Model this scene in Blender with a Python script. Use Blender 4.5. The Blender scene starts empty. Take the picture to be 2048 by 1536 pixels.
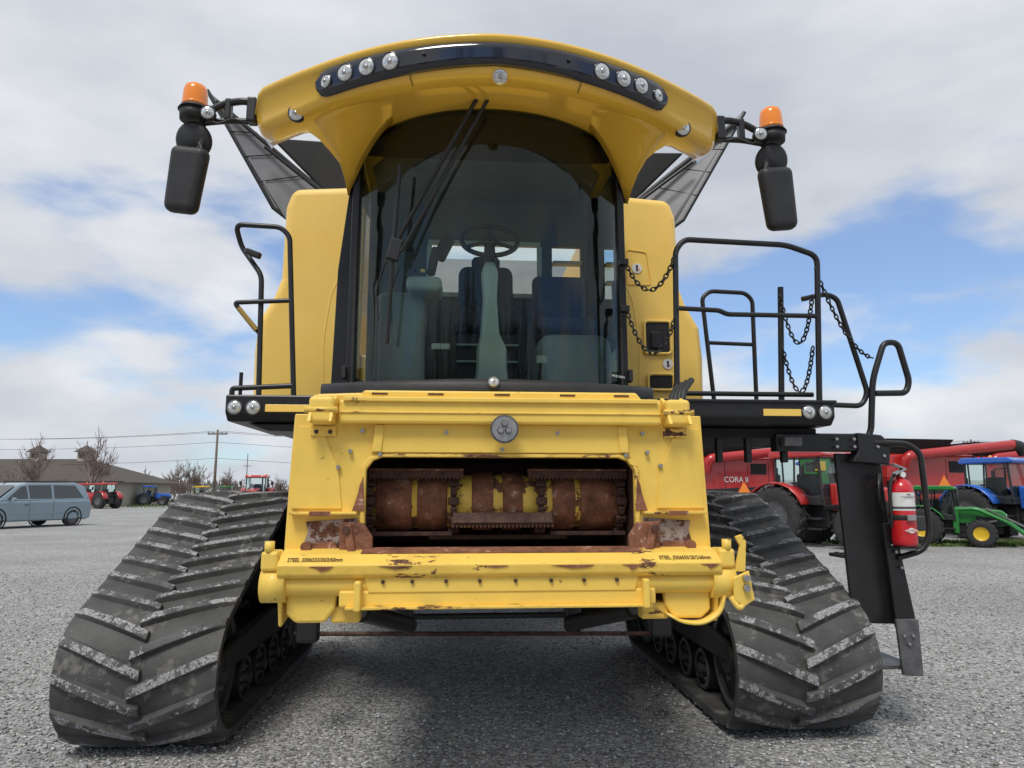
import bpy, math, random, bmesh
import numpy as np
from mathutils import Vector, Matrix
random.seed(7); np.random.seed(7)
SC=bpy.context.scene; COL=SC.collection
PAR=None
R=math.radians
# ---------------------------------------------------------------- materials
def mat(name,color=(.5,.5,.5),rough=.5,metal=0,coat=0,var=0.0,vscale=3,bump=0,bscale=40,spec=.5,dirt=None,dirt_amt=0,dscale=6,stretch=(1,1,1),lo=0,edge=0):
    m=bpy.data.materials.new(name);m.use_nodes=True
    nt=m.node_tree;n=nt.nodes;l=nt.links;b=n['Principled BSDF']
    b.inputs['Base Color'].default_value=(*color,1);b.inputs['Roughness'].default_value=rough
    b.inputs['Metallic'].default_value=metal;b.inputs['Coat Weight'].default_value=coat
    b.inputs['Specular IOR Level'].default_value=spec
    tc=n.new('ShaderNodeTexCoord')
    out=None
    if var>0:
        t=n.new('ShaderNodeTexNoise');t.inputs['Scale'].default_value=vscale;t.inputs['Detail'].default_value=8;t.inputs['Roughness'].default_value=.65
        l.new(tc.outputs['Object'],t.inputs['Vector'])
        r=n.new('ShaderNodeValToRGB');r.color_ramp.elements[0].position=.3;r.color_ramp.elements[1].position=.7
        r.color_ramp.elements[0].color=(*[c*(1-var) for c in color],1);r.color_ramp.elements[1].color=(*[min(1,c*(1+var)) for c in color],1)
        l.new(t.outputs['Fac'],r.inputs['Fac']);out=r.outputs['Color']
        l.new(out,b.inputs['Base Color'])
    if dirt:
        mp=n.new('ShaderNodeMapping');mp.inputs['Scale'].default_value=stretch;l.new(tc.outputs['Object'],mp.inputs[0])
        t=n.new('ShaderNodeTexNoise');t.inputs['Scale'].default_value=dscale;t.inputs['Detail'].default_value=12;t.inputs['Roughness'].default_value=.72
        l.new(mp.outputs[0],t.inputs['Vector'])
        src=t.outputs['Fac']
        if lo>0:
            t3=n.new('ShaderNodeTexNoise');t3.inputs['Scale'].default_value=lo;t3.inputs['Detail'].default_value=3;l.new(tc.outputs['Object'],t3.inputs['Vector'])
            mm=n.new('ShaderNodeMix');mm.data_type='FLOAT';mm.inputs['Factor'].default_value=.42;l.new(src,mm.inputs['A']);l.new(t3.outputs['Fac'],mm.inputs['B']);src=mm.outputs['Result']
        if edge>0:
            bv=n.new('ShaderNodeBevel');bv.samples=4;bv.inputs['Radius'].default_value=.007
            ge=n.new('ShaderNodeNewGeometry');vd=n.new('ShaderNodeVectorMath');vd.operation='DOT_PRODUCT'
            l.new(bv.outputs[0],vd.inputs[0]);l.new(ge.outputs['Normal'],vd.inputs[1])
            e1=n.new('ShaderNodeMapRange');e1.inputs['From Min'].default_value=1;e1.inputs['From Max'].default_value=.85;e1.inputs['To Min'].default_value=0;e1.inputs['To Max'].default_value=edge
            l.new(vd.outputs['Value'],e1.inputs['Value'])
            ad=n.new('ShaderNodeMath');ad.operation='ADD';l.new(src,ad.inputs[0]);l.new(e1.outputs[0],ad.inputs[1]);src=ad.outputs[0]
        r=n.new('ShaderNodeValToRGB');r.color_ramp.elements[0].position=1-dirt_amt;r.color_ramp.elements[1].position=1-dirt_amt+.015
        r.color_ramp.elements[0].color=(0,0,0,1);r.color_ramp.elements[1].color=(1,1,1,1)
        l.new(src,r.inputs['Fac'])
        t2=n.new('ShaderNodeTexNoise');t2.inputs['Scale'].default_value=dscale*4;t2.inputs['Detail'].default_value=6
        l.new(tc.outputs['Object'],t2.inputs['Vector'])
        r2=n.new('ShaderNodeValToRGB');r2.color_ramp.elements[0].position=.35;r2.color_ramp.elements[1].position=.65
        r2.color_ramp.elements[0].color=(*[c*.5 for c in dirt],1);r2.color_ramp.elements[1].color=(*[min(1,c*1.6) for c in dirt],1)
        l.new(t2.outputs['Fac'],r2.inputs['Fac'])
        mx=n.new('ShaderNodeMix');mx.data_type='RGBA';l.new(r.outputs['Color'],mx.inputs['Factor'])
        if out: l.new(out,mx.inputs['A'])
        else: mx.inputs['A'].default_value=(*color,1)
        l.new(r2.outputs['Color'],mx.inputs['B']);l.new(mx.outputs['Result'],b.inputs['Base Color'])
        ma=n.new('ShaderNodeMapRange');ma.inputs['To Min'].default_value=rough;ma.inputs['To Max'].default_value=.85
        l.new(r.outputs['Color'],ma.inputs['Value']);l.new(ma.outputs['Result'],b.inputs['Roughness'])
    if bump>0:
        t=n.new('ShaderNodeTexNoise');t.inputs['Scale'].default_value=bscale;t.inputs['Detail'].default_value=8
        l.new(tc.outputs['Object'],t.inputs['Vector'])
        bp=n.new('ShaderNodeBump');bp.inputs['Strength'].default_value=bump;bp.inputs['Distance'].default_value=.01
        l.new(t.outputs['Fac'],bp.inputs['Height']);l.new(bp.outputs['Normal'],b.inputs['Normal'])
    return m
YEL=mat('yellow_paint',(.86,.52,.06),.22,coat=.6,var=.04,vscale=2)
YTANK=mat('yellow_tank_paint',(.92,.61,.13),.36,coat=.25,var=.06,vscale=1.5)
YW=mat('yellow_worn_paint',(.88,.60,.11),.45,var=.09,vscale=3,bump=.14,bscale=22,dirt=(.17,.08,.04),dirt_amt=.378,dscale=26,lo=2.2,stretch=(.6,1,1),edge=.075)
YW2=mat('yellow_very_worn_paint',(.86,.57,.10),.5,var=.1,vscale=4,bump=.3,bscale=30,dirt=(.13,.055,.03),dirt_amt=.445,dscale=22,lo=3.5,stretch=(.35,1,1),edge=.07)
DRUMY=mat('drum_yellow_rusted',(.90,.58,.10),.5,var=.2,vscale=6,bump=.3,bscale=30,dirt=(.16,.07,.04),dirt_amt=.485,dscale=18,lo=5)
RUST=mat('rusty_steel',(.23,.095,.052),.75,metal=.1,var=.6,vscale=14,bump=.5,bscale=60,dirt=(.34,.24,.19),dirt_amt=.40,dscale=14)
RUSTD=mat('dark_rusty_steel',(.085,.042,.03),.7,metal=.2,var=.6,vscale=20,bump=.5,bscale=60)
BARE=mat('scraped_steel',(.34,.28,.25),.6,metal=.2,var=.3,vscale=20,dirt=(.12,.05,.03),dirt_amt=.52,dscale=14)
STEN=mat('stencil_ink',(.05,.03,.02),.7)
BLK=mat('black_paint',(.014,.014,.015),.35,var=.3,vscale=5,bump=.05)
BLKG=mat('gloss_black_plastic',(.008,.008,.014),.10,coat=.6)
BLKM=mat('matte_black_plastic',(.022,.022,.023),.55,var=.3,vscale=8,bump=.1,bscale=80)
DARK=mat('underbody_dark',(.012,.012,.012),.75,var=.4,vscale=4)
RUB=mat('track_rubber',(.062,.062,.061),.66,var=.35,vscale=6,bump=.3,bscale=18,dirt=(.10,.096,.09),dirt_amt=.45,dscale=5)
LUGT=mat('lug_worn_top',(.085,.085,.087),.8,var=.5,vscale=9,bump=.6,bscale=45,dirt=(.27,.27,.28),dirt_amt=.50,dscale=24,lo=5)
STEEL=mat('zinc_bolt',(.45,.45,.45),.35,metal=.9,var=.2,vscale=30)
GRAYST=mat('worn_gray_steel',(.12,.12,.125),.6,metal=.4,var=.4,vscale=12,bump=.3)
WHITE=mat('white_decal',(.75,.75,.73),.5)
GRAYP=mat('interior_gray_plastic',(.42,.50,.48),.55,var=.1)
SEAT=mat('seat_fabric',(.028,.030,.034),.9,var=.3,vscale=30)
SEATB=mat('blue_seat_fabric',(.04,.06,.14),.9,var=.3,vscale=30)
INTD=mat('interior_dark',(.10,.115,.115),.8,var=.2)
INTM=mat('interior_side_trim',(.24,.29,.285),.7,var=.1)
ORNG=mat('amber_lens',(.9,.25,.012),.15,coat=.5)
RED=mat('red_paint',(.45,.022,.02),.3,coat=.5,var=.1)
REDE=mat('extinguisher_red',(.60,.012,.02),.22,coat=.6)
GRN=mat('green_paint',(.02,.20,.035),.35,coat=.4,var=.1)
BLU=mat('blue_paint',(.02,.12,.50),.3,coat=.4,var=.1)
SILV=mat('silver_blue_car_paint',(.23,.30,.35),.25,metal=.3,coat=.8,var=.04)
TIRE=mat('tire_rubber',(.028,.028,.028),.8,var=.4,vscale=9,bump=.3)
FLAP=mat('tank_flap_gray',(.17,.175,.19),.5,var=.2,vscale=2)
YWHEEL=mat('wheel_yellow',(.7,.45,.02),.4)
CARGL=mat('vehicle_dark_glass',(.03,.04,.045),.06,coat=.5)
SIDING=mat('beige_siding',(.42,.38,.31),.7,var=.06)
ROOFM=mat('brown_shingle_roof',(.085,.07,.06),.85,var=.25,vscale=3)
TRIM=mat('dark_trim',(.06,.05,.045),.7)
WOOD=mat('weathered_pole_wood',(.16,.12,.09),.9,var=.3)
BARK=mat('bare_tree_bark',(.20,.155,.13),.9,var=.3)
GRASS=mat('grass_blades',(.09,.14,.03),.8,var=.5,vscale=3)
SOIL=mat('soil',(.10,.065,.04),.95,var=.4,vscale=10,bump=.8)
def glassmat(name,tint,base=.03,rough=.02,f=1.45):
    m=bpy.data.materials.new(name);m.use_nodes=True;nt=m.node_tree;n=nt.nodes;l=nt.links
    n.remove(n['Principled BSDF']);o=n['Material Output']
    t=n.new('ShaderNodeBsdfTransparent');t.inputs[0].default_value=(*tint,1)
    g=n.new('ShaderNodeBsdfGlossy');g.inputs['Roughness'].default_value=rough;g.inputs['Color'].default_value=(.85,.93,.90,1)
    fr=n.new('ShaderNodeFresnel');fr.inputs[0].default_value=f
    a=n.new('ShaderNodeMath');a.operation='ADD';a.inputs[1].default_value=base;l.new(fr.outputs[0],a.inputs[0])
    mx=n.new('ShaderNodeMixShader');l.new(a.outputs[0],mx.inputs[0]);l.new(t.outputs[0],mx.inputs[1]);l.new(g.outputs[0],mx.inputs[2]);l.new(mx.outputs[0],o.inputs[0])
    return m
WGLASS=glassmat('tinted_windshield',(.76,.86,.81),.0,f=1.42)
SGLASS=glassmat('side_window_glass',(.9,.95,.93),.0,f=1.4)
LENS=mat('lamp_lens',(.62,.63,.62),.12,metal=.55,var=.35,vscale=45,coat=.8)
# ---------------------------------------------------------------- helpers
def empty(name,loc=(0,0,0),rz=0,sc=1):
    global PAR
    e=bpy.data.objects.new(name,None);e.location=loc;e.rotation_euler=(0,0,rz);e.scale=(sc,)*3
    e.empty_display_size=.3;COL.objects.link(e);PAR=e;return e
def ME(name,v,f,m,smooth=False,bevel=0,par='P',seg=2,smf=None):
    me=bpy.data.meshes.new(name);me.from_pydata([tuple(p) for p in v],[],[tuple(q) for q in f]);me.validate();me.update()
    ms=m if isinstance(m,(list,tuple)) else [m]
    for q in ms: me.materials.append(q)
    o=bpy.data.objects.new(name,me);COL.objects.link(o)
    pr=PAR if par=='P' else par
    if pr: o.parent=pr
    if smooth: me.polygons.foreach_set('use_smooth',[True]*len(me.polygons))
    if smf: me.polygons.foreach_set('use_smooth',[bool(i<smf) for i in range(len(me.polygons))])
    if bevel:
        b=o.modifiers.new('b','BEVEL');b.width=bevel;b.segments=seg;b.limit_method='ANGLE';b.angle_limit=R(35)
    return o
def box(name,x0,x1,y0,y1,z0,z1,m,bevel=.006,**k):
    v=[(x,y,z) for x in(x0,x1) for y in(y0,y1) for z in(z0,z1)]
    f=[(0,1,3,2),(4,6,7,5),(0,4,5,1),(2,3,7,6),(0,2,6,4),(1,5,7,3)]
    return ME(name,v,f,m,bevel=bevel,**k)
def prism(name,pts,y0,y1,m,bevel=.008,axis='y',seg=2):
    n=len(pts);v=[];
    for d in(y0,y1):
        for a,b in pts: v.append((a,d,b) if axis=='y' else ((d,a,b) if axis=='x' else (a,b,d)))
    f=[tuple(range(n)),tuple(range(2*n-1,n-1,-1))]+[(i,i+n,(i+1)%n+n,(i+1)%n) for i in range(n)]
    o=ME(name,v,f,m,bevel=bevel,seg=seg)
    bm=bmesh.new();bm.from_mesh(o.data);bmesh.ops.recalc_face_normals(bm,faces=bm.faces);bm.to_mesh(o.data);bm.free()
    return o
def frame(d):
    d=Vector(d).normalized();u=d.orthogonal().normalized() if abs(d.z)>.9 else Vector((0,0,1)).cross(d).normalized()
    return d,u,d.cross(u)
def cyl(name,p,q,r,m,r2=None,seg=20,prof=None):
    p=Vector(p);q=Vector(q);d,u,w=frame(q-p);r2=r if r2 is None else r2
    v=[];
    for c,rr in((p,r),(q,r2)):
        for i in range(seg):
            a=2*math.pi*i/seg;v.append(c+u*rr*math.cos(a)+w*rr*math.sin(a))
    f=[(i,(i+1)%seg,(i+1)%seg+seg,i+seg) for i in range(seg)]+[tuple(range(seg-1,-1,-1)),tuple(range(seg,2*seg))]
    return ME(name,v,f,m,smf=seg)
def lathe(name,c,d,prof,m,seg=28,smooth=True):
    c=Vector(c);d,u,w=frame(d);v=[];f=[]
    for r,a in prof:
        for i in range(seg):
            t=2*math.pi*i/seg;v.append(c+d*a+(u*math.cos(t)+w*math.sin(t))*r)
    for j in range(len(prof)-1):
        for i in range(seg): f.append((j*seg+i,j*seg+(i+1)%seg,(j+1)*seg+(i+1)%seg,(j+1)*seg+i))
    return ME(name,v,f,m,smooth=smooth)
def roundpath(pts,r,n=5):
    P=[Vector(p) for p in pts];out=[P[0]]
    for i in range(1,len(P)-1):
        a,b,c=P[i-1],P[i],P[i+1];l1=(a-b).length;l2=(c-b).length;rr=min(r,l1*.45,l2*.45)
        s=b+(a-b).normalized()*rr;e=b+(c-b).normalized()*rr
        for k in range(n+1):
            t=k/n;out.append(s*(1-t)**2+b*2*t*(1-t)+e*t*t)
    out.append(P[-1]);return out
def tube(name,pts,r,m,rad=.06):
    P=roundpath(pts,rad) if rad and len(pts)>2 else [Vector(p) for p in pts]
    cu=bpy.data.curves.new(name,'CURVE');cu.dimensions='3D';cu.bevel_depth=r;cu.bevel_resolution=4;cu.use_fill_caps=True
    s=cu.splines.new('POLY');s.points.add(len(P)-1)
    for i,p in enumerate(P): s.points[i].co=(*p,1)
    s.use_smooth=True
    cu.materials.append(m);o=bpy.data.objects.new(name,cu);COL.objects.link(o);o.parent=PAR;return o
def grid(name,rows,m,smooth=True,closed=False,flip=False,solid=0):
    nr=len(rows);nc=len(rows[0]);v=[p for r in rows for p in r];f=[]
    for j in range(nr-1):
        for i in range(nc if closed else nc-1):
            q=(j*nc+i,j*nc+(i+1)%nc,(j+1)*nc+(i+1)%nc,(j+1)*nc+i);f.append(q[::-1] if flip else q)
    o=ME(name,v,f,m,smooth=smooth)
    if solid:
        s=o.modifiers.new('s','SOLIDIFY');s.thickness=solid;s.offset=0
    return o
def text(name,body,loc,size,m,rot=(R(90),0,0),ext=.0008,sx=1):
    c=bpy.data.curves.new(name,'FONT');c.body=body;c.size=size;c.extrude=ext;c.align_x='CENTER';c.align_y='CENTER';c.materials.append(m)
    o=bpy.data.objects.new(name,c);o.location=loc;o.rotation_euler=rot;o.scale=(sx,1,1);COL.objects.link(o);o.parent=PAR;return o
def rbox(name,c,sx,sy,sz,m,rot=(0,0,0),bevel=.03,seg=4,taper=1):
    v=[]
    for x in(-1,1):
        for y in(-1,1):
            for z in(-1,1):
                k=taper if z<0 else 1
                v.append((x*sx/2*k,y*sy/2,z*sz/2))
    f=[(0,1,3,2),(4,6,7,5),(0,4,5,1),(2,3,7,6),(0,2,6,4),(1,5,7,3)]
    o=ME(name,v,f,m,bevel=bevel,seg=seg);o.location=c;o.rotation_euler=rot;return o
# ================================================================= COMBINE
COMB=empty('combine_harvester',(-.045,3.2,0),R(4.3))
# ---- roof
def yf(x): return .50+.25*x*x
def zt(x):
    a=abs(x);return 4.085-.055*a**1.5 if a<1.1 else 4.022-.02*(a-1.1)/.4
XS=[-1.52+3.04*i/76 for i in range(77)]
def tipk(x):
    a=abs(x);return 1 if a<1.44 else math.sqrt(max(.04,1-((a-1.44)/.082)**2))
def sst(a,b,x):
    t=min(1,max(0,(x-a)/(b-a)));return t*t*(3-2*t)
cols=[]
for x in XS:
    a=abs(x);w=sst(.92,1.22,a);f0=yf(x);yr=2.6+(f0+.42-2.6)*w;z=zt(x);P=[]
    P.append((yr,z-.02-.10*w));P.append((f0+(yr-f0)*.6,z+.05-.06*w));P.append((f0+(yr-f0)*.25,z+.045-.02*w))
    P+=[(f0+.06,z+.018),(f0+.015,z+.008),(f0,z),(f0-.004,z-.02),(f0+.02,z-.045),(f0+.03,z-.05),(f0+.05,z-.165-.03*w),(f0+.07,z-.20-.03*w),(f0+.11,z-.222-.025*w),(f0+.18,z-.222-.02*w),(f0+.30,z-.19-.02*w),(yr,z-.10-.06*w)]
    k=tipk(x);zc=z-.12
    cols.append([(x,y+(1-k)*.10,zc+(zz_-zc)*k) for y,zz_ in P])
rows=[[c[j] for c in cols] for j in range(len(cols[0]))]
grid('cab_roof',rows,YEL)
rows=[]
XB=[-1.07+2.14*i/60 for i in range(61)]
for t in [0,.08,.3,.7,.92,1]:
    row=[]
    for x in XB:
        a=abs(x);k=1 if a<.97 else math.sqrt(max(.03,1-((a-.97)/.1)**2))
        zc=zt(x)-.108-.015*a;hh=.064+.022*min(1,a);z=zc+hh*k*(1-2*t)
        d=.004 if t in(0,1) else .030
        row.append((x,yf(x)+.028+.02*t-d,z))
    rows.append(row)
grid('light_bar',rows,BLKG)
def lamp(name,c,d,r,ring=BLKG,depth=.05):
    lathe(name+'_housing',c,d,[(r*.3,-depth),(r*1.05,-depth*.6),(r*1.18,0),(r*1.12,.012),(r,.010)],ring)
    lathe(name+'_lens',c,d,[(r,.008),(r*.8,.014),(r*.35,.017),(.0005,.018)],LENS)
    lathe(name+'_bulb',c,d,[(r*.3,.018),(r*.3,.022),(.0005,.023)],STEEL,seg=12)
for x in(-.61,-.75,-.88,.62,.76,.88):
    lamp('roof_lamp',(x,yf(x)+.010,zt(x)-.112),Vector((.5*x,-1,-.15)),.048)
for x in(-1.0,1.0): lamp('roof_lamp',(x,yf(x)+.014,zt(x)-.125),Vector((.7*x,-1,-.1)),.038)
lamp('center_lamp',(.02,yf(0)+.085,3.872),(0,-1,-.55),.042,ring=YEL,depth=.03)
for x in(-.42,.42): cyl('bar_bolt',(x,yf(x)+.02,zt(x)-.10),(x,yf(x)-.012,zt(x)-.10),.010,BLKM,seg=10)
S=[-1+2*i/48 for i in range(49)]
def wy(s): return .98+.46*abs(s)**2.4
rows=[]
for t in [0,.15,.35,.6,.8,1]:
    row=[]
    for s in S:
        a=abs(s);ox=1.13*s;o=Vector((ox,yf(ox)+.16,zt(ox)-.212));i=Vector((.955*s,wy(s)-.015,3.985-.50*a**4))
        p=o.lerp(i,t);bul=math.sin(t*math.pi)
        p.x+=-.045*bul*s*a*a;p.y-=0.03*bul*a;p.z-=.012*bul*(1-a)
        row.append(tuple(p))
    for sg in(-1,1):
        o=Vector((sg*1.05,2.0,3.98));i=Vector((sg*.96,2.0,3.74));p=o.lerp(i,t)
        row=([tuple(p)]+row) if sg<0 else (row+[tuple(p)])
    rows.append(row)
grid('roof_cowl',rows,YEL,solid=.01)
for x in(-.50,.50):
    tube('roof_seam',[(x,yf(x)+.045,zt(x)-.185),(x*.99,yf(x)+.065,zt(x)-.205),(x*.97,yf(x)+.105,zt(x)-.2235)],.0025,TRIM,0)
for sg in(-1,1):
    prism('upper_side_panel',[(1.50,4.0),(2.5,4.0),(2.5,3.75),(1.5,3.6)],sg*.945,sg*.96,BLK,axis='x')
    lamp('wing_lamp',(sg*1.21,.95,3.80),(0.1*sg,-1,-.2),.045,ring=BLKM,depth=.06)
    box('wing_lamp_bracket',sg*1.21-.04,sg*1.21+.04,.955,1.05,3.79,3.93,BLKM)
# ---- windshield
ZB=2.15
def wx(s): return .88*s
def wyy(s): return .97+.42*abs(s)**2.4
rows=[]
for z in[ZB,2.6,3.1,3.6,4.02]:
    rows.append([(wx(s)*(1 if z>2.3 else .995),wyy(s)+.02*(z-2.1)/2,z) for s in S])
grid('windshield',rows,WGLASS)
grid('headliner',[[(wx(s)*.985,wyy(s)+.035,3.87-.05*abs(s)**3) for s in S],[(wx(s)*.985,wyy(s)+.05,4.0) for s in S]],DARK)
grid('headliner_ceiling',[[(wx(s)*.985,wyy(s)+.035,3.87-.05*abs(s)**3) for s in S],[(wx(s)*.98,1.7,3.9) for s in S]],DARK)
tube('windshield_lower_seal',[(wx(s),wyy(s)-.01,ZB) for s in S],.016,BLKM,0)
for sg in(-1,1):
    tube('windshield_side_seal',[(sg*.885,1.385,2.12),(sg*.89,1.42,4.0)],.014,BLKM,0)
    hs_=[(.27+.73*i/14) for i in range(15)]
    pts=[(sg*.93*s,wy(s)-.055,3.935-.13*s**5) for s in hs_];pts+= [(sg*.95,1.36,3.68)]
    tube('wiper_rail',[(sg*.24,wy(.26)-.05,4.02)]+pts,.019,BLK,0.02)
    prism('a_pillar',[(1.38,2.1),(1.52,2.1),(1.56,4.0),(1.40,4.0)],sg*.875,sg*.925,BLK,axis='x')
    prism('cab_side_lower',[(1.5,2.0),(2.5,2.0),(2.5,2.35),(1.5,2.25)],sg*.87,sg*.93,BLK,axis='x')
    prism('cab_rear_pillar',[(2.35,2.0),(2.5,2.0),(2.5,4.0),(2.35,4.0)],sg*.86,sg*.93,BLK,axis='x')
    grid('side_window',[[(sg*.90,1.52,z),(sg*.90,2.35,z)] for z in(2.25,3.95)],SGLASS)
prism('door_frame',[(-.93,2.12),(-1.05,2.12),(-1.03,3.0),(-.955,3.72),(-.93,3.72)],1.55,1.65,BLK)
for sg in(-1,1): box('door_hinge',sg*.93-.012,sg*.93+.012,1.33,1.40,2.22,2.30,BLKM,.004)
rows=[]
for (o,z) in[(.16,2.145),(.20,2.14),(.22,2.11),(.22,2.03),(.1,1.95)]:
    rows.append([(1.0*s*(1.06 if o>.15 else 1),wyy(s)-o+.05+.06*abs(s)**6,z+.035*abs(s)**4) for s in S])
grid('cab_front_cowl',rows,BLKM)
grid('cowl_top',[[( .99*s,wyy(s)-.13,2.138+.035*abs(s)**4) for s in S],[(.9*s,wyy(s)+.02,2.136+.035*abs(s)**4) for s in S]],BLKM,solid=.008)
for x in(-.87,-.97,.87,.97): lamp('cowl_lamp',(x,wyy(x)-.15+.06*abs(x)**6,2.105),(x*.35,-1,.05),.033)
lamp('cowl_center_lamp',(0,.80,2.12),(0,-1,.3),.03,ring=GRAYST)
text('glass_sticker','WIND 2109N',(.83,1.27,2.24),.022,WHITE,rot=(R(90),0,R(38)))
# ---- cab interior
box('cab_floor',-.87,.87,1.25,2.5,2.03,2.10,INTD)
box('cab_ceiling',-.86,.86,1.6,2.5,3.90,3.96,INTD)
prism('cab_back_lower',[(-.87,2.1),(.87,2.1),(.87,3.08),(-.87,3.08)],2.42,2.48,INTD)
prism('cab_back_upper',[(-.87,3.52),(.87,3.52),(.87,3.96),(-.87,3.96)],2.42,2.48,INTD)
box('cab_back_l',-.87,-.44,2.42,2.48,3.08,3.52,INTD);box('cab_back_r',.44,.56,2.42,2.48,3.08,3.52,INTD);box('cab_back_r2',.80,.87,2.42,2.48,3.08,3.52,INTD)
for z in(3.2,3.36): box('shelf',.56,.80,2.36,2.46,z,z+.02,GRAYP)
box('rear_window_trim',-.46,.46,2.38,2.415,3.06,3.10,GRAYP);box('rear_window_trim',-.46,.46,2.38,2.415,3.50,3.54,GRAYP)
box('rear_window_trim',-.47,-.43,2.38,2.413,3.10,3.50,GRAYP);box('rear_window_trim',.43,.47,2.38,2.413,3.10,3.50,GRAYP)
rbox('seat_back',(0,2.1,2.98),.42,.14,.50,SEAT,(R(-8),0,0),.08)
rbox('seat_cushion',(0,1.9,2.72),.48,.5,.15,SEAT,(0,0,0),.05)
rbox('headrest',(0,2.13,3.26),.22,.1,.10,SEAT,(0,0,0),.04)
box('seat_base',-.22,.22,1.75,2.1,2.1,2.62,SEAT,.02)
for z in(2.40,2.52): box('seat_suspension_slat',-.22,.22,1.70,1.73,z,z+.015,INTM)
rbox('passenger_seat_back',(.58,2.2,2.98),.42,.12,.42,SEATB,(R(-6),0,0),.05)
rbox('passenger_seat_cushion',(.58,2.0,2.72),.44,.4,.10,SEATB,(0,0,0),.04)
rbox('side_console',(.60,1.85,2.36),.52,.65,.46,INTM,(0,0,0),.10)
rbox('armrest_console',(-.44,1.70,2.92),.24,.5,.10,GRAYP,(R(6),0,0),.04)
rbox('control_handle',(-.38,1.50,3.06),.06,.06,.20,BLKM,(R(15),R(12),0),.02)
for k in range(3): rbox('console_switch',(-.50+.05*k,1.48,2.985),.03,.03,.02,YTANK if k==1 else BLKM,(0,0,0),.004)
rbox('console_box',(-.62,1.95,2.55),.34,.6,.7,INTM,(0,0,0),.08)
rbox('display_monitor',(-.55,1.5,3.28),.05,.03,.30,BLKM,(0,0,0),.01)
rbox('monitor_grip',(-.32,1.8,3.26),.10,.05,.20,BLKM,(0,R(25),0),.03)
sw=Vector((.0,1.42,3.19));dn,u,w=frame((0,-.85,.7))
pts=[sw+u*.19*math.cos(2*math.pi*i/32)+w*.19*math.sin(2*math.pi*i/32) for i in range(33)]
tube('steering_wheel_rim',pts,.017,BLKM,0)
for a in(90,210,330): tube('steering_spoke',[sw,sw+u*.19*math.cos(R(a))+w*.19*math.sin(R(a))],.014,BLKM,0)
cyl('steering_hub',sw-dn*.03,sw+dn*.02,.045,BLKM)
cyl('steering_shaft',sw-dn*.02,(0,1.40,2.98),.035,BLKM,.045)
def tapercol(name,sec,m):
    rows=[]
    for (x,y,z,hw,hd) in sec:
        rows.append([(x+hw*cx,y+hd*cy,z) for cx,cy in((-1,-1),(1,-1),(1.15,.2),(1,1),(-1,1),(-1.15,.2))])
    o=grid(name,rows,m,smooth=False,closed=True);b=o.modifiers.new('b','BEVEL');b.width=.008;b.segments=2;return o
tapercol('steering_column',[(0,1.40,3.02,.03,.04),(0,1.39,2.95,.050,.06),(0,1.35,2.75,.042,.06),(.0,1.28,2.50,.055,.07),(.01,1.24,2.40,.085,.07),(.01,1.22,2.28,.085,.07),(.01,1.20,2.12,.10,.08)],GRAYP)
for x in(-.35,-.29): 
    cyl('pedal_arm',(x,1.45,2.15),(x,1.42,2.45),.012,BLKM);box('pedal',x-.03,x+.03,1.40,1.42,2.43,2.47,GRAYP)
cyl('pedal_arm',(.32,1.4,2.15),(.34,1.36,2.36),.01,BLKM);rbox('pedal',(.34,1.34,2.36),.07,.02,.05,GRAYP,(R(20),0,0),.005)
# wipers
tube('wiper_arm',[(-.04,.84,4.03),(-.10,.88,3.92),(-.62,1.06,2.98)],.014,BLK,.05)
tube('wiper_arm',[(.02,.84,4.03),(-.03,.88,3.92),(-.56,1.03,2.96)],.012,BLK,.05)
tube('wiper_blade',[(-.58,1.03,3.52),(-.61,1.06,3.0),(-.64,1.1,2.4)],.013,BLK,0)
rbox('wiper_pivot',(-.60,1.05,2.98),.08,.04,.14,BLK,(0,R(15),0),.01)
tube('wiper_hose',[(-.66,1.1,2.92),(-.72,1.15,2.75),(-.70,1.13,2.55)],.006,BLK,.05)
rbox('wiper_motor_cover',(-.0,.83,3.995),.22,.08,.06,BLK,(0,0,0),.02)
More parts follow.
